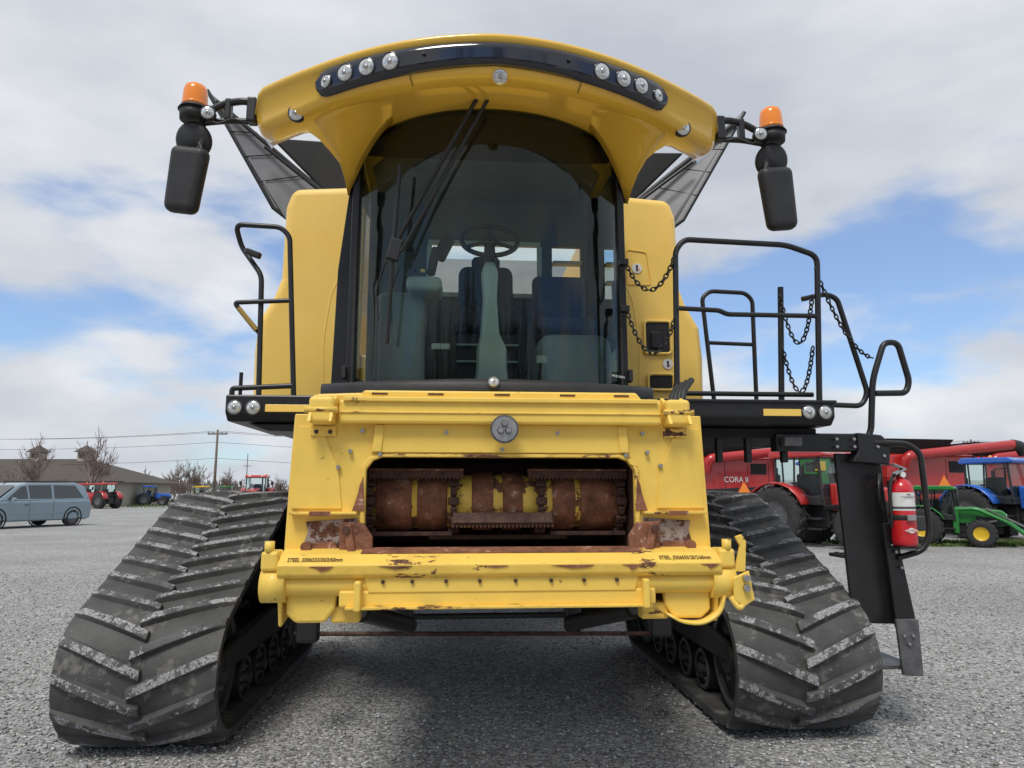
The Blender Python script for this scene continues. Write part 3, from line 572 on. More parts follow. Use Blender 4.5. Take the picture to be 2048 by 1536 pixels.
def track(sg):
    xc=sg*1.97-.03;W=.90;x0=xc-W/2;x1=xc+W/2
    v=[];f=[];n=len(HP)
    for y,z,ny,nz in HP: v+= [(x0,y,z),(x1,y,z),(x1,y-ny*.045,z-nz*.045),(x0,y-ny*.045,z-nz*.045)]
    for i in range(n):
        a=i*4;b=((i+1)%n)*4
        for k in range(4): f.append((a+k,b+k,b+(k+1)%4,a+(k+1)%4))
    ME('track_belt',v,f,RUB)
    v=[];f=[];mi=[];N=36;p=HT/N;K=8
    for h in(-1,1):
        for j in range(N):
            s0=(j+(0 if h==sg else .5))*p;b=len(v)
            jit=random.uniform(-.004,.004)
            for k in range(K+1):
                t=k/K;xx=xc+h*(-.035+t*(W/2+.035));s=s0-.195*t+jit
                hh=.040*(1-.35*t*t) if t<1 else .015
                if k==0: hh=.032
                wb=.038;wt=.025
                for ds,hgt in((-wb,-.004),(-wt,hh),(wt,hh),(wb,-.004)):
                    y,z,ny,nz=hs(s+ds);v.append((xx,y+ny*hgt,z+nz*hgt))
            for k in range(K):
                for q in range(3):
                    f.append((b+k*4+q,b+(k+1)*4+q,b+(k+1)*4+q+1,b+k*4+q+1));mi.append(1 if q==1 else 0)
            f.append((b,b+1,b+2,b+3));mi.append(0);e=b+K*4;f.append((e+3,e+2,e+1,e));mi.append(1)
    o=ME('track_lugs',v,f,[RUB,LUGT]);o.data.polygons.foreach_set('material_index',mi)
    bv=o.modifiers.new('b','BEVEL');bv.width=.006;bv.segments=2;bv.limit_method='ANGLE'
    v=[];f=[]
    for j in range(N):
        y,z,ny,nz=hs(j*p);ty,tz=-nz,ny;b=len(v)
        for xx in(xc-.05,xc+.05):
            for a,hh in((-.04,.04),(.04,.04),(.02,.11),(-.02,.11)): v.append((xx,y-ny*hh+ty*a,z-nz*hh+tz*a))
        f+=[(b,b+1,b+2,b+3),(b+7,b+6,b+5,b+4),(b,b+4,b+5,b+1),(b+1,b+5,b+6,b+2),(b+2,b+6,b+7,b+3),(b+3,b+7,b+4,b)]
    ME('track_guide_blocks',v,f,RUB)
    def wheel(y,z,r,w,nm):
        for c in(xc-.24,xc+.24):
            lathe(nm,(c-w/2,y,z),(1,0,0),[(r*.25,.02),(r*.78,.02),(r*.82,0),(r,0),(r,w),(r*.82,w),(r*.78,w-.02),(r*.25,w-.02)],BLKM,seg=36,smooth=False)
            lathe(nm+'_rim',(c-w/2-.006,y,z),(1,0,0),[(r*.80,0),(r*.90,-.004),(r*.97,.004),(r*.99,.03)],GRAYST,seg=36)
            cyl(nm+'_hub',(c-w/2-.04,y,z),(c+w/2+.04,y,z),r*.28,BLKM)
            for k in range(6):
                a=2*math.pi*k/6;cyl(nm+'_bolt',(c-w/2-.0,y+r*.5*math.cos(a),z+r*.5*math.sin(a)),(c+w/2+.0,y+r*.5*math.cos(a),z+r*.5*math.sin(a)),r*.06,GRAYST,seg=8)
    wheel(1.55,.435,.345,.20,'front_idler');wheel(3.75,.435,.345,.20,'rear_idler');wheel(2.92,1.02,.40,.16,'drive_wheel')
    for y in(2.13,2.52,2.91,3.30): wheel(y,.23,.145,.20,'mid_roller')
    prism('track_frame',[(1.56,.36),(3.75,.36),(3.75,.56),(3.1,.75),(2.92,1.0),(2.7,.75),(1.56,.56)],xc-.10,xc+.10,BLK,.03,axis='x')
    xi=xc-sg*.36
    prism('track_inner_frame',[(1.5,.40),(3.6,.40),(3.6,.54),(2.6,.62),(1.5,.54)],xi-.03,xi+.03,DARK,.02,axis='x')
    cyl('axle_tube',(xc,2.92,1.02),(sg*.9,2.92,1.02),.17,DARK)
track(-1);track(1)
box('front_axle',-1.3,1.3,2.6,3.2,.70,1.25,DARK,.05)
tube('steering_bar',[(-1.2,1.5,.63),(1.1,1.5,.60)],.014,RUSTD,0)
tube('cross_bar',[(-.60,1.4,.74),(.55,1.4,.74)],.018,BLKM,0)
box('axle_center',-.35,.35,2.0,2.6,.80,.98,BLK,.03)
box('rock_trap',-.80,.80,.9,2.55,.98,1.14,DARK,.03)
for sg in(-1,1):
    tube('axle_brace',[(sg*1.12,1.6,1.2),(sg*1.15,1.6,.62)],.03,BLK,0)
    rbox('brace_foot',(sg*1.12,1.5,.66),.14,.1,.16,BLK,(0,0,0),.02)
    rbox('cyl_mount',(sg*.50,1.2,.76),.10,.1,.16,BLK,(0,0,0),.02)
    cyl('rear_wheel',(sg*1.25,6.2,.65),(sg*1.65,6.2,.65),.65,TIRE,seg=32)
# ================================================================= FIRE EXTINGUISHER
EX=empty('fire_extinguisher',(0,0,0),0)
EX.matrix_world=COMB.matrix_basis@Matrix.Translation((2.685,1.285,1.16))
lathe('cylinder',(0,0,0),(0,0,1),[(.001,0),(.066,0),(.074,.012),(.076,.04),(.076,.345),(.070,.385),(.048,.415),(.026,.43),(.024,.445)],REDE)
lathe('label',(0,0,.225),(0,0,1),[(.0768,0),(.0768,.115)],WHITE)
lathe('rating_label_line',(0,0,.235),(0,0,1),[(.0773,0),(.0773,.016)],GRAYST)
cyl('valve',(0,0,.44),(0,0,.48),.02,STEEL);rbox('handle_lower',(-.02,-.03,.475),.12,.03,.014,STEEL,(0,R(-18),R(25)),.003)
rbox('handle_lever',(-.02,-.03,.505),.13,.03,.012,STEEL,(0,R(14),R(25)),.003);cyl('gauge',(0,-.02,.455),(0,-.04,.455),.018,WHITE)
tube('hose',[(.01,0,.46),(-.07,-.03,.45),(-.095,-.03,.36),(-.09,-.02,.2),(-.08,0,.12)],.011,BLKM,.06)
lathe('strap',(0,0,.165),(0,0,1),[(.078,0),(.080,.003),(.080,.03),(.078,.033)],BLKM)
rbox('strap_buckle',(.0,-.085,.18),.06,.02,.035,STEEL,(0,0,0),.004);rbox('bracket_foot',(0,0,-.008),.14,.12,.015,BLK,(0,0,0),.003);rbox('bracket_back',(-.0,.09,.2),.06,.02,.44,BLK,(0,0,0),.003)
prism('diamond_mark',[(-.045,.10),(0,.118),(.045,.10),(0,.082)],-.0805,-.0785,WHITE,0)
text('diamond_name','AVAREX',(0,-.0812,.10),.018,REDE,ext=.0003)
text('label_text','FIRE\nEXTINGUISHER',(0,-.0792,.318),.016,BLK,ext=.0003)
# ================================================================= GROUND
def nodes(m): m.use_nodes=True;return m.node_tree.nodes,m.node_tree.links
g=bpy.data.materials.new('gravel');n,l=nodes(g);b=n['Principled BSDF'];b.inputs['Roughness'].default_value=.9;b.inputs['Specular IOR Level'].default_value=.25
tc=n.new('ShaderNodeTexCoord')
vo=n.new('ShaderNodeTexVoronoi');vo.inputs['Scale'].default_value=50;l.new(tc.outputs['Object'],vo.inputs['Vector'])
sp=n.new('ShaderNodeSeparateColor');l.new(vo.outputs['Color'],sp.inputs['Color'])
r=n.new('ShaderNodeValToRGB');e=r.color_ramp.elements;e[0].position=0;e[0].color=(.15,.15,.15,1);e[1].position=1;e[1].color=(.66,.66,.65,1)
x=e.new(.3);x.color=(.28,.28,.28,1);x=e.new(.6);x.color=(.38,.375,.36,1);x=e.new(.85);x.color=(.42,.425,.44,1)
l.new(sp.outputs['Red'],r.inputs['Fac'])
ns=n.new('ShaderNodeTexNoise');ns.inputs['Scale'].default_value=.35;ns.inputs['Detail'].default_value=10;ns.inputs['Roughness'].default_value=.65;l.new(tc.outputs['Object'],ns.inputs['Vector'])
r2=n.new('ShaderNodeValToRGB');r2.color_ramp.elements[0].position=.3;r2.color_ramp.elements[0].color=(.80,.79,.77,1);r2.color_ramp.elements[1].position=.7;r2.color_ramp.elements[1].color=(1.13,1.13,1.12,1)
l.new(ns.outputs['Fac'],r2.inputs['Fac'])
mx=n.new('ShaderNodeMix');mx.data_type='RGBA';mx.blend_type='MULTIPLY';mx.inputs['Factor'].default_value=1;l.new(r.outputs['Color'],mx.inputs['A']);l.new(r2.outputs['Color'],mx.inputs['B'])
l.new(mx.outputs['Result'],b.inputs['Base Color'])
inv=n.new('ShaderNodeMath');inv.operation='SUBTRACT';inv.inputs[0].default_value=1;l.new(vo.outputs['Distance'],inv.inputs[1])
bp=n.new('ShaderNodeBump');bp.inputs['Strength'].default_value=.9;bp.inputs['Distance'].default_value=.018;l.new(inv.outputs[0],bp.inputs['Height']);l.new(bp.outputs['Normal'],b.inputs['Normal'])
ME('gravel_ground',[(-900,-200,0),(900,-200,0),(900,1500,0),(-900,1500,0)],[(0,1,2,3)],g,par=None)
st=bpy.data.materials.new('stone');n,l=nodes(st);b=n['Principled BSDF'];b.inputs['Roughness'].default_value=.85
at=n.new('ShaderNodeAttribute');at.attribute_name='tone';l.new(at.outputs['Color'],b.inputs['Base Color'])
base=np.array([(0,0,1),(1,0,.2),(.3,.95,.1),(-.8,.6,.2),(-.8,-.6,.15),(.3,-.95,.2),(.2,.1,-.5)],float)
bf=[(0,1,2),(0,2,3),(0,3,4),(0,4,5),(0,5,1),(6,2,1),(6,3,2),(6,4,3),(6,5,4),(6,1,5)]
NS=70000
Y=.9+ (np.random.rand(NS)**1.5)*13;Xs=(np.random.rand(NS)-.5)*(2*(1.2+Y*.78))
sz=.005+.011*np.random.rand(NS)**2.6
an=np.random.rand(NS)*6.283
V=base[None]*(1+(np.random.rand(NS,7,3)-.5)*.6);V=V*sz[:,None,None]*np.array([1,1,.8])
ca,sa=np.cos(an)[:,None],np.sin(an)[:,None]
VX=V[:,:,0]*ca-V[:,:,1]*sa+Xs[:,None];VY=V[:,:,0]*sa+V[:,:,1]*ca+Y[:,None];VZ=V[:,:,2]+sz[:,None]*.25
V=np.stack([VX,VY,VZ],2).reshape(-1,3)
F=(np.array(bf)[None]+7*np.arange(NS)[:,None,None]).reshape(-1,3)
me=bpy.data.meshes.new('gravel_stones');me.vertices.add(len(V));me.vertices.foreach_set('co',V.ravel());me.loops.add(F.size);me.loops.foreach_set('vertex_index',F.ravel());me.polygons.add(len(F));me.polygons.foreach_set('loop_start',np.arange(len(F))*3);me.polygons.foreach_set('loop_total',np.full(len(F),3));me.update();me.validate()
ca_=me.color_attributes.new('tone','FLOAT_COLOR','POINT')
tone=.17+.45*np.random.rand(NS)**1.3;tn=np.stack([tone*(1+.05*np.random.randn(NS)),tone,tone*(1+.06*np.random.randn(NS)),np.ones(NS)],1)
ca_.data.foreach_set('color',np.repeat(tn,7,0).ravel().astype(np.float32))
me.materials.append(st);o=bpy.data.objects.new('gravel_stones',me);COL.objects.link(o)
def grass(name,x0,x1,y0,y1,nb,h):
    v=[];f=[]
    for i in range(nb):
        x=random.uniform(x0,x1);y=random.uniform(y0,y1);a=random.uniform(0,6.28);w=.03+.03*random.random();hh=h*random.uniform(.4,1);b=len(v)
        v+=[(x-w*math.cos(a),y-w*math.sin(a),0),(x+w*math.cos(a),y+w*math.sin(a),0),(x+random.uniform(-.06,.06),y+random.uniform(-.06,.06),hh)];f.append((b,b+1,b+2))
    ME(name,v,f,GRASS,par=None)
grass('grass',9.5,26,20.3,22.3,14000,.12)
grass('grass',-70,60,70,130,20000,.35)
# ================================================================= VEHICLES
def tire(c,ax,r,w,hub,lugs=18,hubr=.5):
    c=Vector(c);ax=Vector(ax).normalized()
    lathe('tire',c-ax*w/2,ax,[(r*hubr,.02),(r*.62,0),(r*.9,.0),(r*.97,w*.08),(r,w*.25),(r,w*.75),(r*.97,w*.92),(r*.9,w),(r*.62,w),(r*hubr,w-.02)],TIRE,seg=28)
    lathe('rim',c-ax*w/2,ax,[(r*hubr*1.02,.015),(r*hubr*.9,.05),(r*.2,.07),(.001,.07)],hub,seg=20);lathe('rim',c+ax*w/2,-ax,[(r*hubr*1.02,.015),(r*hubr*.9,.05),(r*.2,.07),(.001,.07)],hub,seg=20)
    if lugs:
        v=[];f=[];d,u,q=frame(ax)
        for i in range(lugs):
            for h in(-1,1):
                a=2*math.pi*(i+(.5 if h>0 else 0))/lugs
                b=len(v)
                for (da,s) in((0,0),(.16,0),(.16+.25,.5),(.25,.5)):
                    for rr in(r*.97,r*1.045):
                        t=a+da*.6;v.append(c+ax*(h*s*w)+(u*math.cos(t)+q*math.sin(t))*rr)
                f+=[(b,b+2,b+4,b+6),(b+1,b+7,b+5,b+3),(b,b+1,b+3,b+2),(b+2,b+3,b+5,b+4),(b+4,b+5,b+7,b+6),(b+6,b+7,b+1,b)]
        ME('tread_lugs',v,f,TIRE)
def tractor(loc,yaw,sc,body,hub,loader=False,name='tractor',roof=None):
    e=empty(name,loc,yaw,sc);roof=roof or body
    for s in(-1,1):
        tire((-1.0,s*.95,.88),(0,1,0),.88,.48,hub);tire((1.35,s*.85,.62),(0,1,0),.62,.40,hub)
        rows=[]
        for k in range(9):
            a=R(20+150*k/8);rows.append([(-1.0+1.0*math.cos(a),s*.62,.9+1.0*math.sin(a)),(-1.0+1.0*math.cos(a),s*1.2,.9+.97*math.sin(a))])
        grid('fender',rows,body,solid=.03)
        box('step',-.1,.35,s*.75-.15,s*.75+.15,.5,.55,BLKM);box('step',-.1,.35,s*.75-.15,s*.75+.15,.8,.85,BLKM)
        rbox('mirror',(-.0,s*1.15,2.2),.05,.2,.32,BLKM,(0,0,0),.02);tube('mirror_arm',[(.25,s*.7,2.45),(.0,s*1.12,2.4)],.02,BLKM,0)
        for x in(.25,-1.15): tube('cab_pillar',[(x+(.1 if x>0 else 0),s*.72,1.35),(x,s*.68,2.62)],.04,BLKM,0)
        tube('cab_pillar',[(-.55,s*.74,1.35),(-.5,s*.7,2.62)],.03,BLKM,0)
        rbox('headlamp',(2.36,s*.24,1.45),.06,.18,.12,LENS,(0,0,0),.02)
        rbox('roof_light',(.42,s*.45,2.72),.05,.16,.08,LENS,(0,0,0),.02)
    prism('hood',[(.35,1.05),(2.25,.95),(2.40,1.1),(2.38,1.5),(2.2,1.68),(.35,1.85)],-.36,.36,body,.08,seg=3)
    prism('hood_side_grille',[(1.1,1.05),(2.3,1.02),(2.32,1.32),(1.2,1.42)],-.375,.375,BLKM,.01)
    box('grille',2.37,2.42,-.28,.28,1.02,1.38,BLKM,.02)
    box('engine_block',.3,2.2,-.28,.28,.6,1.05,DARK,.04);box('front_axle',1.2,1.5,-.8,.8,.5,.7,BLKM,.03);box('rear_housing',-1.6,.3,-.35,.35,.55,1.2,BLKM,.05)
    box('front_weight',2.42,2.75,-.35,.35,.55,.95,BLKM,.05)
    prism('cab_lower',[(-1.2,1.2),(.4,1.2),(.4,1.45),(-1.2,1.6)],-.7,.7,BLKM,.03)
    prism('cab_glass',[(-1.15,1.5),(.36,1.4),(.24,2.62),(-1.13,2.62)],-.69,.69,SGLASS,.0)
    rbox('cab_seat',(-.5,0,1.8),.5,.5,.7,SEAT,(0,0,0),.08);rbox('cab_console',(.15,0,1.6),.2,.3,.5,INTD,(0,0,0),.05)
    prism('cab_roof',[(-1.32,2.62),(.45,2.62),(.48,2.72),(.3,2.82),(-1.2,2.84),(-1.34,2.74)],-.80,.80,roof,.06,seg=3)
    cyl('exhaust',(.45,.5,1.5),(.45,.5,2.7),.06,BLKM);lathe('beacon',(-.9,.6,2.84),(0,0,1),[(.06,0),(.06,.1),(.001,.13)],ORNG,seg=12)
    if loader:
        for s in(-1,1):
            tube('loader_arm',[(.3,s*.55,1.7),(1.2,s*.6,1.75),(2.4,s*.6,1.15),(3.2,s*.6,.45)],.085,body,.2)
            tube('loader_cylinder',[(.8,s*.6,1.0),(2.0,s*.6,1.2)],.05,GRAYST,0);tube('bucket_cylinder',[(1.6,s*.6,1.75),(3.0,s*.6,.95)],.04,GRAYST,0)
            box('loader_mast',.25,.5,s*.55-.08,s*.55+.08,.6,1.75,body,.03)
            prism('bucket_side',[(3.15,.05),(3.95,.02),(3.85,.2),(3.35,.72),(3.15,.72)],s*1.02-.02,s*1.02+.02,body,.01,axis='y')
        rows=[[(p[0],s,p[1]) for s in(-1.02,1.02)] for p in[(3.95,.03),(3.3,.04),(3.14,.2),(3.12,.5),(3.22,.75)]]
        grid('bucket',rows,body,solid=.03)
        tube('loader_cross_tube',[(2.5,-.6,1.05),(2.5,.6,1.05)],.07,body,0)
        prism('soil_load',[(3.2,.08),(3.9,.08),(3.6,.3),(3.25,.3)],-.9,.9,SOIL,.05)
def bgcombine(loc,yaw,sc,body,mark,hub,auger=True):
    empty('combine_harvester',loc,yaw,sc)
    prism('body',[(-1.2,1.2),(3.9,1.5),(4.2,2.6),(3.2,3.3),(-1.2,3.3),(-1.35,2.3)],-1.45,1.45,body,.12,seg=3)
    prism('side_trim',[(-1.0,1.5),(3.6,1.7),(3.8,2.0),(-1.0,1.8)],-1.47,1.47,BLKM,.02)
    prism('service_ladder',[(3.0,1.0),(3.05,1.0),(3.05,3.3),(3.0,3.3)],-1.55,-1.5,BLKM,0);prism('service_ladder',[(3.4,1.0),(3.45,1.0),(3.45,3.3),(3.4,3.3)],-1.55,-1.5,BLKM,0)
    for k in range(8): box('rung',3.05,3.4,-1.55,-1.5,1.1+.28*k,1.14+.28*k,BLKM,0)
    for x in(.4,1.6,2.7): box('panel_seam',x-.012,x+.012,-1.455,-1.45,1.5,3.1,DARK,0)
    box('side_grille',1.75,2.6,-1.465,-1.452,2.5,3.0,DARK,0)
    tube('top_rail',[(-.8,-1.3,3.3),(-.8,-1.3,3.75),(3.0,-1.3,3.75),(3.0,-1.3,3.3)],.025,BLKM,.1)
    box('chassis',-1,4,-.9,.9,.7,1.4,DARK)
    ME('grain_tank_extension',[(-1.0,-1.3,3.3),(1.6,-1.3,3.3),(1.6,1.3,3.3),(-1.0,1.3,3.3),(-1.4,-1.6,3.95),(2.0,-1.6,3.95),(2.0,1.6,3.95),(-1.4,1.6,3.95)],[(0,1,5,4),(1,2,6,5),(2,3,7,6),(3,0,4,7)],DARK)
    prism('cab_glass',[(-2.6,1.7),(-1.35,1.7),(-1.35,3.2),(-2.45,3.2),(-2.75,2.5)],-.8,.8,CARGL,.08,seg=3)
    prism('cab_roof',[(-2.8,3.2),(-1.2,3.2),(-1.2,3.45),(-2.6,3.42)],-1.0,1.0,body,.08,seg=3)
    prism('feeder_house',[(-3.9,.5),(-1.6,1.2),(-1.6,1.8),(-3.9,1.2)],-.6,.6,body,.04)
    for s in(-1,1):
        tire((-1.4,s*1.5,.95),(0,1,0),.95,.7,hub);tire((3.2,s*1.2,.62),(0,1,0),.62,.45,hub)
        tube('mirror_arm',[(-2.5,s*.9,3.3),(-2.7,s*1.6,3.2)],.03,BLKM,0);rbox('mirror',(-2.7,s*1.65,2.95),.08,.22,.45,BLKM,(0,0,0),.03)
    tube('ladder_rail',[(-1.8,-1.0,1.9),(-1.8,-1.6,1.9),(-1.8,-1.6,2.8),(-1.2,-1.6,2.8)],.025,BLKM,.05)
    if auger:
        tube('unloading_auger',[(-.6,-1.5,2.6),(-.6,-1.75,3.2),(4.9,-1.8,3.75)],.22,body,.3);tube('auger_spout',[(4.85,-1.8,3.75),(5.25,-1.8,3.7),(5.45,-1.8,3.35)],.24,BLKM,.1)
    if mark: mark()
def van(loc,yaw,sc):
    empty('minivan',loc,yaw,sc)
    prism('lower_body',[(-2.5,.35),(-2.55,.62),(-2.42,.86),(-1.55,1.02),(2.35,1.06),(2.42,.75),(2.40,.32),(2.2,.25),(-2.2,.25)],-.97,.97,SILV,.09,seg=4)
    A=[(-1.60,1.0),(-.72,1.62),(-.3,1.72),(1.75,1.74),(2.15,1.60),(2.38,1.02)]
    v=[]
    for s in(-1,1):
        for x_,z_ in A:
            w=.93+(.74-.93)*(z_-1.0)/.74;v.append((x_,s*w,z_))
    k=len(A);f=[tuple(range(k)),tuple(range(2*k-1,k-1,-1))]+[(i,i+k,(i+1)%k+k,(i+1)%k) for i in range(k)]
    ME('greenhouse',v,f,SILV,bevel=.05,seg=3)
    def win(pts,s):
        ME('side_window',[(x_,s*(.93+(.74-.93)*(z_-1.0)/.74+.006),z_) for x_,z_ in pts],[tuple(range(len(pts)))],CARGL)
    for s in(-1,1):
        win([(-1.22,1.09),(-.62,1.56),(-.42,1.60),(-.38,1.10)],s);win([(-.30,1.10),(-.34,1.61),(.62,1.63),(.62,1.10)],s);win([(.72,1.10),(.72,1.63),(1.7,1.62),(2.05,1.12)],s)
        for x_ in(-1.62,1.55): tire((x_,s*.86,.34),(0,1,0),.34,.22,GRAYST,0,.62);
        for x_ in(-1.62,1.55): lathe('wheel_arch',(x_,s*.955,.36),(0,s,0),[(.42,.0),(.42,.02),(.36,.02)],DARK,seg=24)
        rbox('headlamp',(-2.42,s*.70,.74),.18,.36,.17,LENS,(0,0,R(-18*s)),.05);rbox('tail_lamp',(2.38,s*.86,1.0),.10,.12,.40,REDE,(0,0,0),.03)
        rbox('door_mirror',(-1.05,s*1.05,1.08),.12,.18,.14,SILV,(0,0,0),.04)
        box('door_seam',-.345,-.335,s*.972-.002,s*.972+.002,.35,1.02,DARK,0);box('door_seam',.655,.665,s*.972-.002,s*.972+.002,.35,1.02,DARK,0)
        box('door_handle',-.55,-.40,s*.98-.01,s*.98+.01,.86,.89,BLKM,.003);box('rub_strip',-1.1,1.1,s*.975-.01,s*.975+.01,.52,.57,SILV,.004)
    v=[(-1.56,-.84,1.06),(-1.56,.84,1.06),(-.78,.70,1.60),(-.78,-.70,1.60)];ME('windshield',[(a-.02,b_,c+.02) for a,b_,c in v],[(0,1,2,3)],CARGL)
    rbox('grille',(-2.535,0,.66),.05,.7,.14,BLKM,(0,0,0),.02);rbox('lower_intake',(-2.53,0,.42),.05,1.0,.12,BLKM,(0,0,0),.02)
    rbox('roof_rack',(.6,.6,1.76),1.9,.04,.04,BLKM,(0,0,0),.01);rbox('roof_rack',(.6,-.6,1.76),1.9,.04,.04,BLKM,(0,0,0),.01)
van((-21.6,31.6,0),R(72),1.12)
tractor((-38.8,68,0),R(155),.85,RED,GRAYST);tractor((-42.8,72,0),R(160),.85,RED,GRAYST);tractor((-41.0,82,0),R(20),.8,BLU,GRAYST)
tractor((-37.5,86,0),R(170),.8,YWHEEL,YWHEEL)
tractor((-33.8,86,0),R(10),.8,GRN,YWHEEL)
tractor((-19.6,55,0),R(-80),1.0,RED,GRAYST)
tractor((8.95,20.6,0),R(-52),.95,RED,GRAYST)
tractor((12.6,20.9,0),R(-35),.60,GRN,YWHEEL,loader=True)
tractor((16.3,23.4,0),R(-60),.93,BLU,GRAYST)
def m1(): text('brand_name','CORA II',(.95,-1.49,2.25),.36,WHITE)
def m2(): box('maker_mark_plate',2.2,2.75,-1.485,-1.47,2.55,3.0,YWHEEL,.03)
bgcombine((8.2,31,0),R(15),.9,RED,m1,GRAYST)
bgcombine((12.4,36,0),R(5),1.0,GRN,m2,YWHEEL,auger=False)
bgcombine((15.9,30,0),R(12),.92,RED,None,GRAYST)
bgcombine((20.8,32,0),R(8),.92,RED,None,GRAYST)
bgcombine((22.0,40,0),R(8),.95,RED,None,GRAYST)
def tri(loc):
    empty('slow_vehicle_sign',loc,0);prism('triangle',[(-.22,0),(.22,0),(0,.4)],0,.02,ORNG,.004);prism('triangle_border',[(-.27,-.03),(.27,-.03),(0,.46)],.021,.03,RED,.004);cyl('bracket',(0,.05,-1.7),(0,.05,.1),.02,BLKM)
tri((16.6,27.5,1.75));tri((8.9,27.5,1.5))
# ================================================================= BUILDING
empty('office_building',(-46.8,78,0),0)
box('main_wall',-18,4,0,12,0,2.7,SIDING,.02)
def hip(x0,x1,y0,y1,z0,z1,name,hl=3,hr=5):
    ym=(y0+y1)/2;ME(name,[(x0,y0,z0),(x1,y0,z0),(x1,y1,z0),(x0,y1,z0),(x0+hl,ym,z1),(x1-hr,ym,z1)],[(0,1,5,4),(1,2,5),(2,3,4,5),(3,0,4),(3,2,1,0)],ROOFM)
hip(-19,5,-.8,12.8,2.6,5.4,'main_roof',0,8)
prism('gable_wall',[(-15.5,0),(-8.5,0),(-8.5,2.7),(-12,4.2),(-15.5,2.7)],-3.5,0,SIDING,.01)
ME('gable_roof',[(-16.2,-4,2.55),(-12,-4,4.45),(-7.8,-4,2.55),(-16.2,6,2.55),(-12,6,4.45),(-7.8,6,2.55)],[(0,1,4,3),(1,2,5,4)],ROOFM).modifiers.new('s','SOLIDIFY').thickness=.15
for x in(-14.5,-12.7,-10.5): box('window_frame',x-.08,x+1.08,-3.56,-3.5,.9,2.2,TRIM,0);box('window_pane',x,x+1,-3.60,-3.55,1,2.1,CARGL,0)
for x in(-7,-5,-3,-1,1,2.7): box('window_frame',x-.08,x+.88,-.05,0,.9,2.2,TRIM,0);box('window_pane',x,x+.8,-.09,-.04,1,2.1,CARGL,0)
box('eave_fascia',-7.6,5,-.86,-.80,2.5,2.72,TRIM,0)
for x in(-9.0,-3.4):
    box('cupola_base',x-.65,x+.65,5.35,6.65,4.6,6.2,SIDING,.02);box('cupola_louvre',x-.40,x+.40,5.31,5.35,5.5,6.0,TRIM,0)
    ME('cupola_roof',[(x-.95,5.0,6.2),(x+.95,5.0,6.2),(x+.95,7.0,6.2),(x-.95,7.0,6.2),(x,6,7.05)],[(0,1,4),(1,2,4),(2,3,4),(3,0,4),(3,2,1,0)],ROOFM);cyl('finial',(x,6,6.9),(x,6,7.5),.05,TRIM)
# ================================================================= POLES & WIRES
def pole(loc,h):
    empty('utility_pole',loc,0);cyl('pole',(0,0,0),(0,0,h),.17,WOOD,.11);box('crossarm',-1.1,1.1,-.08,.08,h-.55,h-.4,WOOD,.01)
    for x in(-1,-.5,.5,1): cyl('insulator',(x,0,h-.4),(x,0,h-.2),.05,GRAYST,seg=8)
pole((-33.2,80,0),8.5);pole((-84,86,0),8.8);pole((62,96,0),8.6);pole((110,100,0),8.6)
empty('power_lines',(0,0,0),0)
def wire(p,q,sag,r=.018):
    p=Vector(p);q=Vector(q);tube('wire',[p.lerp(q,i/20)-Vector((0,0,sag*4*(i/20)*(1-i/20))) for i in range(21)],r,BLKM,0)
for dx,dz in((-1,0),(1,0),(0,-1.2),(0,-3.0)):
    wire((-33.2+dx,80,8.3+dz),(-84+dx,86,8.6+dz),.8);wire((-33.2+dx,80,8.3+dz),(62+dx,96,8.4+dz),1.6);wire((62+dx,96,8.4+dz),(110+dx,100,8.4+dz),.8)
empty('antenna_mast',(-21.5,58,0),0);cyl('mast',(0,0,0),(0,0,4.6),.05,GRAYST,.03);box('mast_arm',-.3,.3,-.02,.02,3.6,3.65,GRAYST,0)
# ================================================================= TREES
def treemesh(h,spread=.42,depth=6,thick=.02,minr=.012,up=.28,kids=3):
    v=[];f=[]
    def seg(p,q,r0,r1):
        d,u,w=frame(q-p);b=len(v)
        for c,r in((p,r0),(q,r1)):
            for k in range(3): a=k*math.pi*2/3;v.append(c+u*r*math.cos(a)+w*r*math.sin(a))
        for k in range(3): f.append((b+k,b+(k+1)%3,b+3+(k+1)%3,b+3+k))
    def br(p,d,L,r,n):
        q=p+d*L;seg(p,q,max(r,minr),max(minr,r*.7))
        if n==0: return
        nd=(d+Vector((random.gauss(0,.12),random.gauss(0,.12),up))).normalized();br(q,nd,L*.8,r*.72,n-1)
        for k in range(kids):
            nd=(d*.7+Vector((random.gauss(0,spread*1.6),random.gauss(0,spread*1.6),random.uniform(0,.5)))).normalized()
            br(p.lerp(q,random.uniform(.4,1)),nd,L*random.uniform(.55,.75),r*.5,n-1)
    br(Vector((0,0,0)),Vector((0,0,1)),h*.22,h*thick,depth)
    return v,f
for x,y,h in((-49.6,75,9.6),(-43.4,74,10.4),(-43,96,7.6),(-47,100,7.6),(-50,98,6.4),(-41.0,94,7.2),(-78,88,9),(-45,97,7.2),(-38.5,98,6.4),(-36.5,92,5.2),(-31,95,5)):
    v,f=treemesh(h,spread=.34,depth=5,minr=.014,thick=.014);o=ME('bare_tree',v,f,BARK,par=None);o.location=(x,y,0)
v,f=treemesh(17,spread=.36,depth=6,minr=.03,thick=.018)
tm=None
for x,y,s,rz in((-16,-26,1,0),(-9.5,-24,.9,1),(-4,-27,1.1,2),(3,-25,1,3),(8.5,-24,.9,4),(14,-27,1.1,5),(-23,-25,1.0,.5),(21,-25,1,2.5)):
    if tm is None: o=ME('bare_tree',v,f,BARK,par=None);tm=o.data
    else: o=bpy.data.objects.new('bare_tree',tm);COL.objects.link(o)
    o.location=(x,y,0);o.scale=(s,)*3;o.rotation_euler=(0,0,rz)
v=[];f=[]
